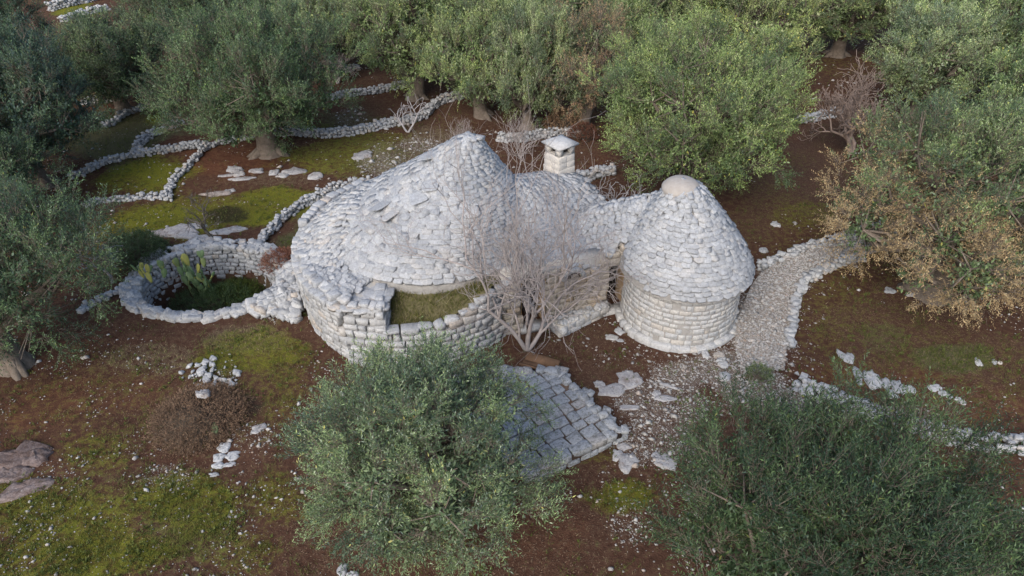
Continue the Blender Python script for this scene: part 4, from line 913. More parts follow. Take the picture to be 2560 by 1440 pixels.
# ---------------------------------------------------------------- trees
def unit(v): return v / (np.linalg.norm(v, axis=-1, keepdims=True) + 1e-9)
def leaves_on_shoots(r, P, D, Ls, nl, ll, lw):
    """leaf rhombs in pairs along shoots; P, D: (n, 3)"""
    n = len(P); A = unit(np.cross(D, r.normal(size=(n, 3)))); B = np.cross(D, A)
    t = (np.arange(nl) + .6) / nl
    base = P[:, None] + D[:, None] * (Ls[:, None, None] * t[None, :, None])
    ph = (np.arange(nl) % 2) * math.pi + (np.arange(nl) // 2 % 2) * math.pi / 2
    ph = ph[None] + r.uniform(-.5, .5, (n, nl))
    side = A[:, None] * np.cos(ph)[..., None] + B[:, None] * np.sin(ph)[..., None]
    sp = r.uniform(.45, 1.0, (n, nl))[..., None]
    ld = unit(D[:, None] * (1.15 - sp * .6) + side * sp + np.array([0, 0, .05]) + r.normal(0, .12, (n, nl, 3)))
    wd = unit(np.cross(ld, unit(np.cross(D[:, None] * .3 + np.array([0, 0, 1.0]), ld)) + r.normal(0, .5, (n, nl, 3))))
    wd = unit(np.cross(ld, np.array([0, 0, 1.0]) + r.normal(0, .55, (n, nl, 3))))
    l = (ll * r.uniform(.7, 1.2, (n, nl)))[..., None]; wv = wd * lw * .5 * r.uniform(.8, 1.2, (n, nl))[..., None]
    V = np.stack([base, base + ld * l * .45 + wv, base + ld * l, base + ld * l * .45 - wv], 2).reshape(-1, 3)
    return V, np.arange(len(V)).reshape(-1, 4)
def shoot_stems(P, D, Ls, rad, r):
    n = len(P); A = unit(np.cross(D, r.normal(size=(n, 3)))); B = np.cross(D, A); e = P + D * Ls[:, None]; P0 = P - D * (Ls * .25)[:, None]
    V = np.stack([P0 + A * rad, P0 - A * rad * .5 + B * rad * .86, P0 - A * rad * .5 - B * rad * .86, e], 1).reshape(-1, 3); k = np.arange(n)[:, None] * 4
    return V, np.concatenate([k + np.array([[0, 1, 3]]), k + np.array([[1, 2, 3]]), k + np.array([[2, 0, 3]])])
def olive(seed, R, H, nsh, nl, ll, lw, nlobes=22, z0=.22, dry=None, shoot=.34, up=.55, bare=0.0, stems=1.0, lobe=(.26, .4), spray=46, inner=70):
    """returns (trunk mesh, crown mesh, dry crown mesh or None) with the foot of the trunk at the origin"""
    r = np.random.default_rng(seed); cz = H * (z0 + 1) / 2; hz = H * (1 - z0) / 2
    C = []; tries = 0
    while len(C) < nlobes and tries < 4000:
        tries += 1; v = unit(r.normal(size=3)); v[2] = v[2] * .9 + .12; rr = r.uniform(.5, .74)
        c = np.array([v[0] * R * rr, v[1] * R * rr, cz + v[2] * hz * rr]); lr = R * r.uniform(*lobe)
        if all(np.linalg.norm((c - q[0])) > .55 * (lr + q[1]) * .9 for q in C) or tries > 1500: C.append((c, lr, r.uniform(.7, 1.3)))
    C.append((np.array([0, 0, cz + hz * .35]), R * .42, 1.0))
    ctr = np.array([q[0] for q in C]); lr = np.array([q[1] for q in C]); wt = lr ** 2 * np.array([q[2] for q in C]); wt /= wt.sum()
    nsp = max(40, int(nsh * 2 / spray)); spick = r.choice(len(C), nsp, p=wt); sdr = unit(r.normal(size=(nsp, 3)) + np.array([0, 0, .3])); srad = r.uniform(.7, 1.0, nsp); stone_ = np.clip(r.normal(0, 1, nsp), -1.6, 1.8)
    which = r.integers(0, nsp, nsh * 2); pick = spick[which]; squash = np.array([1, 1, .85])
    root_ = ctr[spick] + sdr * (lr[spick] * srad * .55)[:, None] * squash                                   # every spray is a plume of shoots along its own branchlet
    axis = unit(sdr * .75 + np.array([0, 0, up * .8]) + r.normal(0, .25, (nsp, 3))); plen = (lr[spick] * .5 + .25) * r.uniform(.7, 1.35, nsp)
    t_ = np.sqrt(r.random(nsh * 2)); side_ = unit(np.cross(axis[which], r.normal(size=(nsh * 2, 3)))); wide = plen[which] * .3 * (.35 + t_ * (1.25 - t_))
    P = root_[which] + axis[which] * (plen[which] * t_)[:, None] + side_ * (wide * np.sqrt(r.random(nsh * 2)))[:, None]
    dr = unit(axis[which] * .8 + side_ * .6 + r.normal(0, .15, (nsh * 2, 3)))
    tone_ = stone_[which] + .5 * r.normal(size=nsh * 2)
    # keep mostly what lies near the outside of the crown
    q = np.min(np.linalg.norm((P[:, None] - ctr[None]) / lr[None, :, None] + (np.arange(len(C))[None, :, None] == pick[:, None, None]) * 9, axis=2), axis=1)
    ok = (q > .55) | (r.random(nsh * 2) < .12); ok &= P[:, 2] > H * .06
    idx = np.where(ok)[0][:nsh]; P, dr, pick, tone_ = P[idx], dr[idx], pick[idx], tone_[idx]; n = len(P)
    out = unit(P - np.array([0, 0, cz * .8]))
    D = unit(dr * .9 + out * .1 + np.array([0, 0, up * .45]) + r.normal(0, .2, (n, 3))); Ls = shoot * r.uniform(.6, 1.35, n)
    g = Geo(); k = max(3, nlobes // 3)
    # trunk and limbs
    tr_ = .075 * R + .1; fork = H * .2
    lean = r.normal(0, .12, 2) * R * .4
    tp = [np.array([0, 0, -.15]), np.array([lean[0] * .2, lean[1] * .2, .12]), np.array([lean[0] * .5, lean[1] * .5, fork * .55]), np.array([lean[0], lean[1], fork])]
    tube(g, tp, [tr_ * 1.75, tr_ * 1.2, tr_ * .95, tr_ * .9], 10)
    for a in r.uniform(0, 6.28, 5): tube(g, [np.array([0, 0, .35]), np.array([math.cos(a) * tr_ * 1.2, math.sin(a) * tr_ * 1.2, .1]), np.array([math.cos(a) * tr_ * 2.3, math.sin(a) * tr_ * 2.3, -.1])], [tr_ * .55, tr_ * .42, tr_ * .2], 6)
    top = tp[-1]
    for j in r.permutation(len(C))[:max(8, len(C) * 2 // 3)]:
        e = C[j][0]; m1 = top + (e - top) * .35 + r.normal(0, .08 * R, 3) + np.array([0, 0, .1 * R]); m2 = top + (e - top) * .7 + r.normal(0, .07 * R, 3)
        tube(g, smooth_line([top - np.array([0, 0, .15]), m1, m2, e], 1), np.linspace(tr_ * .55, tr_ * .1, 8), 6)
        for _ in range(6):
            e2 = e + unit(r.normal(size=3) + np.array([0, 0, .4])) * C[j][1] * r.uniform(.7, 1.0); tube(g, [m2, (m2 + e) / 2 + r.normal(0, .05 * R, 3), e, e2], [tr_ * .16, tr_ * .12, tr_ * .08, tr_ * .02], 4)
    sel = r.random(n) < stems
    V, Fc = shoot_stems(P[sel], D[sel], Ls[sel], .004 * (ll / .06), r); g.add(V, Fc)
    trunk = g.mesh('trunk', M_BARK)
    isdry = np.zeros(n, bool) if dry is None else dry(P, r)
    leafy = r.random(n) >= bare
    Vg, Fg = leaves_on_shoots(r, P[~isdry & leafy], D[~isdry & leafy], Ls[~isdry & leafy], nl, ll, lw)
    # leaves deep inside the crown
    ni = inner * len(C); pi_ = r.integers(0, len(C), ni); Pi = ctr[pi_] + unit(r.normal(size=(ni, 3))) * (lr[pi_] * r.uniform(.1, .62, ni))[:, None]; di = unit(r.normal(size=(ni, 3)))
    Vi, Fi = leaves_on_shoots(r, Pi, di, np.full(ni, .14), 4, ll * 1.4, lw * 2.4)
    nout = len(Vg); crown = mesh('crown', np.concatenate([Vg, Vi]), np.concatenate([Fg, Fi + nout]), M_LEAF)
    put_attr(crown, 'vigour', 'FLOAT', np.concatenate([np.repeat(tone_[~isdry & leafy], nl * 4) * .5 + .5, np.full(len(Vi), .5)]))
    dc = None
    if isdry.any():
        kd = isdry & (r.random(n) < .8); Dd = unit(D[kd] + np.array([0, 0, -.35])); Vd, Fd = leaves_on_shoots(r, P[kd], Dd, Ls[kd], nl, ll * .9, lw * .9); dc = mesh('dry_foliage', Vd, Fd, M_DRYLEAF)
    return trunk, crown, dc
def plant_tree(label, data, base, scale, rot, tone=(1, 1, 1), name='olive_tree', group='olive trees of the grove', cat='tree'):
    b = at(*base) if len(base) == 2 else np.array(base); z = float(gz(b[0], b[1]))
    root = thing(name, label, cat, (b[0], b[1], z), group); root.rotation_euler = (0, 0, rot); root.scale = scale
    t = link('trunk', data[0], root)
    for nm, me in zip(('crown', 'dry_foliage'), data[1:]):
        if me is not None:
            o = link(nm, me, root); o.color = (*tone, 1)
    return root
# near trees with leaves of their own size
front = olive(21, 2.6, 4.2, 6000, 16, .075, .017, 34, .1, shoot=.42, up=.45, lobe=(.2, .3), spray=44)
frontr = olive(22, 3.5, 4.2, 8200, 16, .085, .019, 32, .1, shoot=.55, up=.8, lobe=(.18, .28), spray=46)
leftn = olive(23, 3.3, 4.9, 6200, 14, .085, .02, 26, .1, shoot=.38, up=.5)
bigm = olive(24, 4.1, 5.9, 10000, 14, .085, .023, 40, .05, shoot=.4, up=.6, lobe=(.2, .32))
def dry15(P, r): return ((P[:, 0] < .7 + r.normal(0, .6, len(P))) & (P[:, 2] < 3.9 + r.normal(0, .5, len(P)))) | ((P[:, 1] < -.8 + r.normal(0, .5, len(P))) & (P[:, 2] < 3.0 + r.normal(0, .4, len(P))))
brown = olive(25, 4.1, 5.5, 9000, 14, .085, .022, 38, -.02, dry=dry15, shoot=.4, up=.5, lobe=(.2, .33))
midl = olive(26, 3.9, 5.4, 8600, 14, .09, .024, 36, -.04, shoot=.45, up=.8, lobe=(.2, .32))
farA = olive(27, 3.4, 5.4, 6000, 12, .105, .029, 34, -.02, shoot=.42, up=.75, lobe=(.2, .32))
farB = olive(28, 3.2, 5.6, 6000, 12, .105, .029, 32, .0, shoot=.42, up=.75, lobe=(.2, .32))
farC = olive(29, 3.4, 5.0, 5800, 12, .105, .029, 34, -.02, shoot=.42, up=.7, lobe=(.2, .32))
farD = olive(30, 3.2, 5.2, 4200, 11, .1, .027, 22, .1, dry=lambda P, r: r.random(len(P)) < .5, shoot=.45, up=.5, bare=.3)
BLUE = (.62, .76, .86); DEEP = (.6, .74, .74); GREEN = (1.6, 1.62, 1.25); GOLD = (1.8, 1.72, 1.22); PALE = (1.9, 1.88, 1.65)  # far crown tints: shade put into the dark pair, distance haze into raised ones
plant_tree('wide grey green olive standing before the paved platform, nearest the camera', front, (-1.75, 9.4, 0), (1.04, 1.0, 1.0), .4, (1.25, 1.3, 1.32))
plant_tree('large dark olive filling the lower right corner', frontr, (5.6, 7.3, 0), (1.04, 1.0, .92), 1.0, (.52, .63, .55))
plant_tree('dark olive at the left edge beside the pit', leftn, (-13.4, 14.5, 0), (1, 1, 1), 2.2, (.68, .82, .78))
plant_tree('biggest bright green olive, behind the small trullo', bigm, (6.35, 23.4, 0), (1, 1, 1), .3, (1.35, 1.42, 1.0))
plant_tree('olive with browned hanging foliage above the gravel path', brown, (12.7, 17.6, 0), (1.06, 1.06, 1.04), 0, (1.1, 1.18, .98))
plant_tree('full dark olive with bare root flare standing in red soil', midl, (675, 386), (1.05, 1.05, 1.08), .9, (.72, .87, .74))
R_ = lambda r, h, v: (r / v[0], r / v[0], h / v[1])
SA, SB, SC, SD = (3.4, 5.4), (3.2, 5.6), (3.4, 5.0), (3.2, 5.2)
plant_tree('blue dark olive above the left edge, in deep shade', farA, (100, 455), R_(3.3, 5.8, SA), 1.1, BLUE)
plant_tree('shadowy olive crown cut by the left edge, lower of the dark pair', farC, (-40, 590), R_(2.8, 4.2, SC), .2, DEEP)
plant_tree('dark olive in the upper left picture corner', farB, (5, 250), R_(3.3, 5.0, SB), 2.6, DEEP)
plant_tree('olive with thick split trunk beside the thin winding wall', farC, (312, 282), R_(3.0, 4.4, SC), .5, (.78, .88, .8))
plant_tree('olive behind the far green strip at the top', farA, (495, 165), R_(3.1, 4.8, SA), 3.0, (.75, .85, .75))
plant_tree('dark topped olive peeking over the full dark olive', farB, (690, 150), R_(3.2, 5.2, SB), 4.0, (.85, .95, .85))
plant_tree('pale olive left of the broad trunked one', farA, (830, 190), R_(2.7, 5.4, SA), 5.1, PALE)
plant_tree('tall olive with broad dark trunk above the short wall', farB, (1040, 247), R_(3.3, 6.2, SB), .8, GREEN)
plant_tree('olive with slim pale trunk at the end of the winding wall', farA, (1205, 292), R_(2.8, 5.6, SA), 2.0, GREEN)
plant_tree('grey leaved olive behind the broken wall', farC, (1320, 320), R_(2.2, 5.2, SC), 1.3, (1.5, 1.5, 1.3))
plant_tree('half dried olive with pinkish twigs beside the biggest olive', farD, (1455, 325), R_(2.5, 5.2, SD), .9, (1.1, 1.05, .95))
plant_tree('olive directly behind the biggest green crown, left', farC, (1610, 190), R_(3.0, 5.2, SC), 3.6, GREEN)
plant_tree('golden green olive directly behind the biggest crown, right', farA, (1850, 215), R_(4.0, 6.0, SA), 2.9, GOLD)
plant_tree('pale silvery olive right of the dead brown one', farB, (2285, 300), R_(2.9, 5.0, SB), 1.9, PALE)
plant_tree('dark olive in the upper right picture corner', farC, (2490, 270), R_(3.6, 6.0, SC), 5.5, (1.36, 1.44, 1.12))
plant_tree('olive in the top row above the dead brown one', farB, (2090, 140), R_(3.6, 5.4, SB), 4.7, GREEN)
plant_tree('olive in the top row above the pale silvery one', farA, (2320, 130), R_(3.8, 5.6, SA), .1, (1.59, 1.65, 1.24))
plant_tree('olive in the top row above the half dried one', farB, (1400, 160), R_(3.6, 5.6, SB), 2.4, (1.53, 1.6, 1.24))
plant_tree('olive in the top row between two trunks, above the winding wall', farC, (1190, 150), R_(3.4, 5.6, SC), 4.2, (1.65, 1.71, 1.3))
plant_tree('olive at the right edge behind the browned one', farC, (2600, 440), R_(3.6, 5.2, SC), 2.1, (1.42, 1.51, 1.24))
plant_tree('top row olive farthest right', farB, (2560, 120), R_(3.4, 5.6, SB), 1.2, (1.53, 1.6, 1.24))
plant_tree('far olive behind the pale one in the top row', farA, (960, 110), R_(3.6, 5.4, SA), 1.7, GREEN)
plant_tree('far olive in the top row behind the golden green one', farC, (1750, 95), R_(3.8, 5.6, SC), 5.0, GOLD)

# bare branching plants
def bare_plant(seed, H, spread, r0, depth, kids, up=.35, wob=.18, rmin=.004, first=None, ratio=.72):
    r = np.random.default_rng(seed); g = Geo(); tips = []
    def grow(p, d, L, rad, lev):
        n = 4 if lev < 2 else 3; pts = [p]; dd = d
        for k in range(n):
            dd = unit(dd + r.normal(0, wob, 3) + np.array([0, 0, up * .12])); pts.append(pts[-1] + dd * L / n)
        tube(g, pts, np.linspace(rad, max(rmin, rad * .62), n + 1), 7 if lev == 0 else (5 if lev < 3 else 3), cap=False)
        tips.append(pts[-1])
        if lev >= depth: return
        for k in range(kids[min(lev, len(kids) - 1)]):
            f = 1.0 if k == 0 else r.uniform(.35, 1.0); q = pts[min(n, int(f * n + .5))]
            az = r.uniform(0, 6.28); perp = unit(np.cross(dd, [math.cos(az), math.sin(az), .3]))
            nd = unit(dd * r.uniform(.5, .9) + perp * spread * r.uniform(.6, 1.1) + np.array([0, 0, up * .4]))
            grow(q, nd, L * ratio * r.uniform(.75, 1.2), max(rmin, rad * .6), lev + 1)
    for d0, L0 in (first or [((0, 0, 1), H * .35)]): grow(np.array([0, 0, -.05]), unit(np.array(d0, float)), L0, r0, 0)
    return g
def plant_bare(label, g, base, mat, name='bare_fig_tree', cat='tree', rot=0, part='branches', group=None):
    b = at(*base); root = thing(name, label, cat, (b[0], b[1], float(gz(b[0], b[1]))), group); root.rotation_euler = (0, 0, rot)
    link(part, g.mesh(part, mat), root); return root
g = bare_plant(41, 3.2, .66, .05, 6, [4, 3, 3, 3, 2, 2], up=.42, first=[((.3, .1, 1), 1.25), ((-.5, .25, .85), 1.25), ((0, .4, .95), 1.2), ((.6, .1, .75), .9)], rmin=.0018, ratio=.78)
plant_bare('leafless grey fig tree with dense twigs before the annex doorway', g, (1318, 872), M_TWIG).scale = (1.35, 1.3, 1.5)
g = bare_plant(42, 3, .7, .05, 4, [3, 3, 3, 2], first=[((.1, 0, 1), .9), ((.2, .1, 1), .6)], rmin=.008)
plant_bare('pale leafless fig standing between the dark olive and the pit', g, (280, 705), M_PALE)
g = bare_plant(43, 2, .9, .07, 5, [3, 3, 3, 3], up=.1, first=[((-.25, 0, 1), .9)], rmin=.005, ratio=.66)
plant_bare('small dark leafless tree on the moss behind the pit', g, (540, 612), M_DTWIG, 'bare_tree')
g = bare_plant(44, 2, .9, .05, 3, [3, 3, 2], first=[((.3, 0, .8), .9), ((-.6, .1, .8), .8)], rmin=.012)
plant_bare('spindly leafless sapling behind the winding wall', g, (1020, 330), M_PALE, 'bare_sapling')
g = bare_plant(45, 2, .6, .018, 4, [3, 3, 2, 2], up=.7, first=[((jit(.7), jit(.7), 1), .7) for _ in range(8)], rmin=.004)
plant_bare('bundle of upright grey shoots behind the roof tip and chimney', g, (1300, 395), M_TWIG, 'bare_shrub', 'shrub')
plant_bare('small fan of grey shoots just left of the roof tip', g, (1165, 372), M_TWIG, 'bare_shrub', 'shrub', 2.0).scale = (.75, .75, .75)
g = bare_plant(46, 2, .9, .045, 4, [3, 3, 2, 2], up=.6, first=[((-.4, .2, .8), .9), ((.5, .2, .8), .9), ((.1, -.2, 1), .8), ((.8, 0, .5), .8)], rmin=.009)
plant_bare('bare crooked fig branches in the gap between annex and small trullo', g, (1545, 590), M_PALE, 'bare_fig_shrub', 'shrub')
g = bare_plant(47, 3, .8, .12, 6, [3, 3, 3, 3, 2, 2], up=.5, first=[((0, 0, 1), 1.2), ((.3, .2, 1), 1.0), ((-.5, 0, .8), 1.1)], rmin=.012, ratio=.76)
dead = plant_bare('dead brown twiggy tree between biggest olive and pale silvery one', g, (2125, 385), plain('dead_brown_twig', (.2, .15, .125), (.3, .235, .2), 4), 'dead_tree', part='branches')
g = bare_plant(48, 2, .9, .06, 4, [3, 3, 3, 2], first=[((0, 0, 1), .7), ((.4, 0, .8), .7), ((-.4, .2, .8), .7)], rmin=.012)
plant_bare('small greyish twig tree before the pale olive', g, (845, 212), M_TWIG, 'bare_tree')

# shrubs
def shrub(label, base, R, H, nsh, nl, ll, lw, mat, seed, tone=(1, 1, 1), up=.6, cat='shrub', name='shrub', z=None):
    r = np.random.default_rng(seed); b = at(*base) if z is None else at(base[0], base[1], z); z = float(gz(b[0], b[1])) if z is None else z + .12
    th = r.uniform(0, 6.28, nsh); rr = np.sqrt(r.random(nsh)); P = np.stack([R * rr * np.cos(th), R * rr * np.sin(th), H * np.sqrt(np.clip(1 - rr ** 2, 0, 1)) * r.uniform(.4, 1, nsh)], 1)
    D = unit(np.stack([np.cos(th) * rr, np.sin(th) * rr, np.full(nsh, up)], 1) + r.normal(0, .35, (nsh, 3)))
    Ls = r.uniform(.15, .3, nsh) * max(.6, R)
    V, Fc = leaves_on_shoots(r, P, D, Ls, nl, ll, lw); root = thing(name, label, cat, (b[0], b[1], z))
    me_ = mesh('foliage', V, Fc, mat); put_attr(me_, 'vigour', 'FLOAT', np.full(len(V), .5)); o = link('foliage', me_, root); o.color = (*tone, 1)
    V, Fc = shoot_stems(P * .15, unit(P + 1e-3), np.linalg.norm(P, axis=1) * 1.1, .006, r); link('stems', mesh('stems', V, Fc, M_DTWIG), root)
shrub('dark green bush beside the pale leafless fig', (345, 655), .95, 1.0, 1100, 12, .07, .02, M_LEAF, 51, (.55, .65, .5))
shrub('red brown dry shrub where the slender wall meets the pit', (705, 665), .6, .45, 500, 9, .06, .018, M_REDLEAF, 52)
shrub('brown dry undergrowth below the half dried olive', (1415, 318), .9, .8, 500, 10, .08, .025, M_DRYLEAF, 53, (.75, .7, .65))
shrub('dark brown dry bush beside the chimney top', (1455, 345), .6, .7, 400, 10, .06, .02, M_REDLEAF, 54, (.7, .7, .7))
shrub('brown brushwood mound with a stone on top', (500, 1050), 1.05, .34, 2600, 8, .06, .012, M_LITTER, 55, (1.2, 1.28, 1.3), .2, 'brush pile', 'brush_pile')
shrub('low green weeds on the pit floor at its right side', (600, 745), .7, .35, 500, 10, .07, .018, M_GRASS, 56, (.7, .8, .7), .7, 'weeds', 'weed_patch', -PIT_D)
shrub('dark weeds on the pit floor beneath the cactus', (500, 770), .8, .3, 500, 10, .06, .018, M_LEAF, 57, (.5, .6, .45), .6, 'weeds', 'weed_patch', -PIT_D)
shrub('small grey green seedling on the gravel near the front right olive', (1893, 955), .28, .45, 120, 10, .06, .016, M_LEAF, 58, (1.1, 1.1, .9))
shrub('tangle of dark green weeds filling the middle of the pit floor', (560, 770), .9, .4, 700, 10, .06, .018, M_LEAF, 59, (.6, .75, .5), .7, 'weeds', 'weed_patch', -PIT_D)
rock_group('flat_stone', 'flat grey stone lying on the brushwood mound', 'stone', [(518, 1016, 36, 16, .1)], M_ROCK, 1.0).location.z += .42
rock_group('cactus_pad', 'pale green cactus pad fallen at the foot of the brush mound', 'cactus pad', [(541, 1082, 18, 26, .2)], M_PAD, .8, part='pad').location.z += .12

# prickly pears
def pads(label, base, z, chain, seed):
    b = at(base[0], base[1], z); root = thing('prickly_pear', label, 'cactus', (b[0], b[1], z)); r = np.random.default_rng(seed)
    u, v = np.meshgrid(np.linspace(0, 2 * math.pi, 13)[:-1], np.linspace(0, math.pi, 9)); sph = np.stack([np.sin(v) * np.cos(u), np.sin(v) * np.sin(u), np.cos(v)], -1).reshape(-1, 3)
    i = (np.arange(8)[:, None] * 12 + np.arange(12)[None]).ravel(); j = (np.arange(8)[:, None] * 12 + (np.arange(12)[None] + 1) % 12).ravel(); Fc = np.stack([i, i + 12, j + 12, j], 1)
    sph[:, 0] *= .75 + .25 * np.clip(sph[:, 2], -1, 1)
    def grow(p, d, yaw, L, lev):
        R = frame(np.array([math.cos(yaw), math.sin(yaw), 0]), np.cross(d, [math.cos(yaw), math.sin(yaw), 0])); up_ = d / np.linalg.norm(d)
        X = R[:, 0]; Y = np.cross(up_, X); X = np.cross(Y, up_); c = p + up_ * L * .48
        V = c + (sph[:, :1] * X * L * .3 + sph[:, 1:2] * Y * .035 + sph[:, 2:] * up_ * L * .5); g = Geo(); g.add(V, Fc); g.obj('pad', M_PAD, root, True)
        if lev > 0:
            for k in range(int(r.integers(1, 3)) + (lev == chain[1])): s_ = r.uniform(-.9, .9); grow(c + up_ * L * .42 * math.cos(s_) + X * L * .28 * math.sin(s_), unit(up_ * .8 + X * math.sin(s_) * .7 + r.normal(0, .15, 3) + np.array([0, 0, .25])), yaw + r.normal(0, .6), L * r.uniform(.75, 1.0), lev - 1)
    for k in range(chain[0]):
        a = r.uniform(0, 6.28); grow(b + np.array([r.normal(0, .3), r.normal(0, .15), -.03]), unit(np.array([r.normal(0, .25), r.normal(0, .15), 1.0])), r.normal(0, .6), chain[2] * r.uniform(.8, 1.1), chain[1])
pads('tall prickly pear cactus growing up from inside the pit', (505, 745), -PIT_D + .1, (4, 3, .47), 61)
pads('small yellowing prickly pear on the left rim of the pit', (398, 690), .3, (3, 1, .36), 62)
pads('tiny prickly pear tuft on the back rim of the pit', (462, 655), .35, (1, 1, .38), 63)

# ---------------------------------------------------------------- ground cover
def scatter(n, wfun, box=(-34, 34, 6, 56), seed=1):
    r = np.random.default_rng(seed); m = n * 14
    # denser close to the camera, where single pieces can be told apart
    u, v = r.uniform(-60, 2620, m), r.uniform(-40, 1500, m) ; x_ = (u - 1280) / F; y_ = -(v - 720) / F; t = CAM_H / (SN - y_ * CS); X = t * x_; Y = t * (CS + y_ * SN)
    pr_ = wfun(X, Y); keep_ = r.random(m) < pr_; X, Y = X[keep_][:n], Y[keep_][:n]; return X, Y, r
def houses(x, y): return (np.hypot(x - TOW_C[0], y - TOW_C[1]) < 1.55) | (np.hypot(x - DRUM_C[0], y - DRUM_C[1]) < 3.8) | ((x > -.2) & (x < 3) & (y > 16.4) & (y < 20.5))
def pebble_w(x, y):
    W = patch_weights(x, y); n = fbm(x, y, .7, 31, 3); return np.clip(.022 + 1.0 * W['gravel'] ** 1.3 + .14 * sstep(.54, .68, n) * fbm(x, y, 2.5, 3, 2) - .1 * W['litter'], 0, 1) * ~houses(x, y)
X, Y, r = scatter(32000, pebble_w, seed=71)
sz = .015 * np.exp(r.normal(0, .6, len(X))) * (1 + .5 * (r.random(len(X)) < .1)); sz = np.clip(sz, .012, .11) * (Y / 16) ** .5
OV = np.array([[1, 0, 0], [0, 1, 0], [-1, 0, 0], [0, -1, 0], [.2, .1, .7], [0, 0, -.4], [.75, .7, .1], [-.7, -.6, .2]]); OVh, OF = hull(OV)
a = r.uniform(0, 6.28, len(X)); sx = sz * r.uniform(.8, 1.5, len(X)); sy = sz * r.uniform(.7, 1.1, len(X))
onpath = np.zeros(len(X))
V = np.stack([OVh[None, :, 0] * sx[:, None] * np.cos(a)[:, None] - OVh[None, :, 1] * sy[:, None] * np.sin(a)[:, None] + X[:, None], OVh[None, :, 0] * sx[:, None] * np.sin(a)[:, None] + OVh[None, :, 1] * sy[:, None] * np.cos(a)[:, None] + Y[:, None], OVh[None, :, 2] * sz[:, None] + (gz(X, Y) + sz * .25)[:, None]], -1).reshape(-1, 3)
Fc = (np.arange(len(X))[:, None, None] * len(OVh) + OF[None]).reshape(-1, 3)
tag(link('pebbles', mesh('pebbles', V, Fc, M_PEB)), 'small white limestone pebbles scattered over the soil', 'pebbles', kind='stuff')
# chips on the path
tq, sq = r.random(5200), r.random(5200); k = tq * 68.99; ki = k.astype(int); kf = (k - ki)[:, None]; ax, bx = ra[ki] * (1 - kf) + ra[ki + 1] * kf, rb[ki] * (1 - kf) + rb[ki + 1] * kf; X = ax[:, 0] * (1 - sq) + bx[:, 0] * sq; Y = ax[:, 1] * (1 - sq) + bx[:, 1] * sq
zz = gz(X, Y) + .10 * sstep(0, 14, k) + .012; sz = np.clip(.026 * np.exp(r.normal(0, .45, len(X))), .014, .08); a = r.uniform(0, 6.28, len(X)); sx = sz * r.uniform(.8, 1.5, len(X)); sy = sz * r.uniform(.7, 1.1, len(X))
V = np.stack([OVh[None, :, 0] * sx[:, None] * np.cos(a)[:, None] - OVh[None, :, 1] * sy[:, None] * np.sin(a)[:, None] + X[:, None], OVh[None, :, 0] * sx[:, None] * np.sin(a)[:, None] + OVh[None, :, 1] * sy[:, None] * np.cos(a)[:, None] + Y[:, None], OVh[None, :, 2] * sz[:, None] + zz[:, None]], -1).reshape(-1, 3)
Fc = (np.arange(len(X))[:, None, None] * len(OVh) + OF[None]).reshape(-1, 3)
tag(link('gravel', mesh('gravel', V, Fc, M_PEB)), 'loose pale stone chips covering the path', 'gravel', kind='stuff')
def blades(X, Y, Z, r, h, wd, lean=.5):
    n = len(X); a = r.uniform(0, 6.28, n); hh = h * r.uniform(.5, 1.4, n); b = r.uniform(0, 6.28, n); dx, dy = np.cos(a) * wd, np.sin(a) * wd; lx, ly = np.cos(b) * hh * lean * r.random(n), np.sin(b) * hh * lean * r.random(n)
    V = np.stack([np.stack([X - dx, Y - dy, Z], 1), np.stack([X + dx, Y + dy, Z], 1), np.stack([X + lx, Y + ly, Z + hh], 1)], 1).reshape(-1, 3); return V, np.arange(3 * n).reshape(-1, 3)
def wg(x, y): W = patch_weights(x, y); return np.clip(np.maximum(W['moss'] * .55, W['grass']) - .3 + 1.6 * (fbm(x, y, 2.4, 44, 3) - .42), 0, 1) * ~houses(x, y)
X, Y, r = scatter(60000, wg, seed=72); V, Fc = blades(X, Y, gz(X, Y) - .004, r, .085, .006, 1.0)
tag(link('grass', mesh('grass', V, Fc, M_GRASS)), 'short green grass and moss on the grove floor', 'grass', kind='stuff')
def ww_(x, y): W = patch_weights(x, y); return np.clip(np.maximum(W['moss'], W['grass']) * .8 - .2 + 2.2 * (fbm(x, y, 1.7, 91, 3) - .5), 0, 1) * ~houses(x, y) + .01
X, Y, r = scatter(3600, ww_, seed=76); n = len(X); P = np.stack([X, Y, gz(X, Y) - .01], 1); D = unit(r.normal(0, .5, (n, 3)) + np.array([0, 0, .8])); V, Fc = leaves_on_shoots(r, P, D, r.uniform(.04, .12, n), 8, .07, .022)
tag(link('weeds', mesh('weeds', V, Fc, M_GRASS)), 'low leafy weeds sprouting among the moss', 'weeds', kind='stuff')
def wd_(x, y): W = patch_weights(x, y); return np.clip(np.maximum(W['dry'], W['grass'] * .35) - .25 + .7 * (fbm(x, y, 2.0, 47, 3) - .35), 0, 1) * ~houses(x, y) + .006
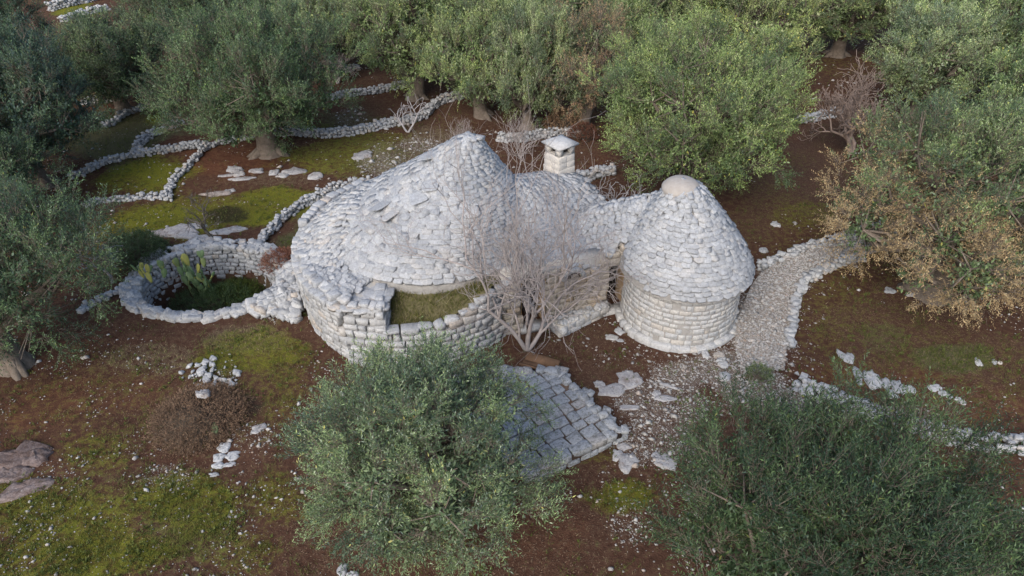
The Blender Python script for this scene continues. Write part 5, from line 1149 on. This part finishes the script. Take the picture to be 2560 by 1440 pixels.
X, Y, r = scatter(26000, wd_, seed=73); V, Fc = blades(X, Y, gz(X, Y) - .004, r, .07, .006, 1.1)
tag(link('dry_grass', mesh('dry_grass', V, Fc, M_STRAW)), 'thin straw coloured dry grass on the soil', 'dry grass', kind='stuff')
def wl(x, y): W = patch_weights(x, y); return np.clip(W['litter'] * .9 - .05 + .3 * (fbm(x, y, 1.8, 17, 3) - .5), 0, 1) * ~houses(x, y)
X, Y, r = scatter(26000, wl, seed=74); n = len(X); a = r.uniform(0, 6.28, n); l = .024 * r.uniform(.6, 1.4, n); z = gz(X, Y) + .006; c, s_ = np.cos(a), np.sin(a); wv = l * .3; dz = r.uniform(-.01, .02, n)
V = np.stack([np.stack([X - c * l, Y - s_ * l, z], 1), np.stack([X - s_ * wv, Y + c * wv, z + .008], 1), np.stack([X + c * l, Y + s_ * l, z + np.abs(dz)], 1), np.stack([X + s_ * wv, Y - c * wv, z + .004], 1)], 1).reshape(-1, 3)
tag(link('leaf_litter', mesh('leaf_litter', V, np.arange(4 * n).reshape(-1, 4), M_LITTER)), 'brown fallen leaves lying under the trees', 'leaf litter', kind='stuff')
# tall grass on the terrace and weeds on the ledge, parts of the large trullo
r = np.random.default_rng(75); X, Y = r.uniform(-3.3, -.5, 9000), r.uniform(14.55, 16.3, 9000); f = in_poly(np.array(poly)); kp = np.array([f(x, y) for x, y in zip(X, Y)]) & (fbm(X, Y, 2.2, 8, 3) > .4); X, Y = X[kp], Y[kp]
V, Fc = blades(X, Y, terrace_z(X, Y) - .01, r, .13, .007, 1.0); me = mesh('terrace_grass', V - origin(trullo), Fc, M_GRASS); o = tag(link('terrace_grass', me, trullo), kind='stuff'); o.color = (1.3, 1.2, 1.2, 1)
X2, Y2 = X[::3] + r.normal(0, .03, len(X[::3])), Y[::3]; V, Fc = blades(X2, Y2, terrace_z(X2, Y2), r, .2, .006, 1.4); tag(link('terrace_dry_grass', mesh('terrace_dry_grass', V - origin(trullo), Fc, M_STRAW), trullo), kind='stuff')
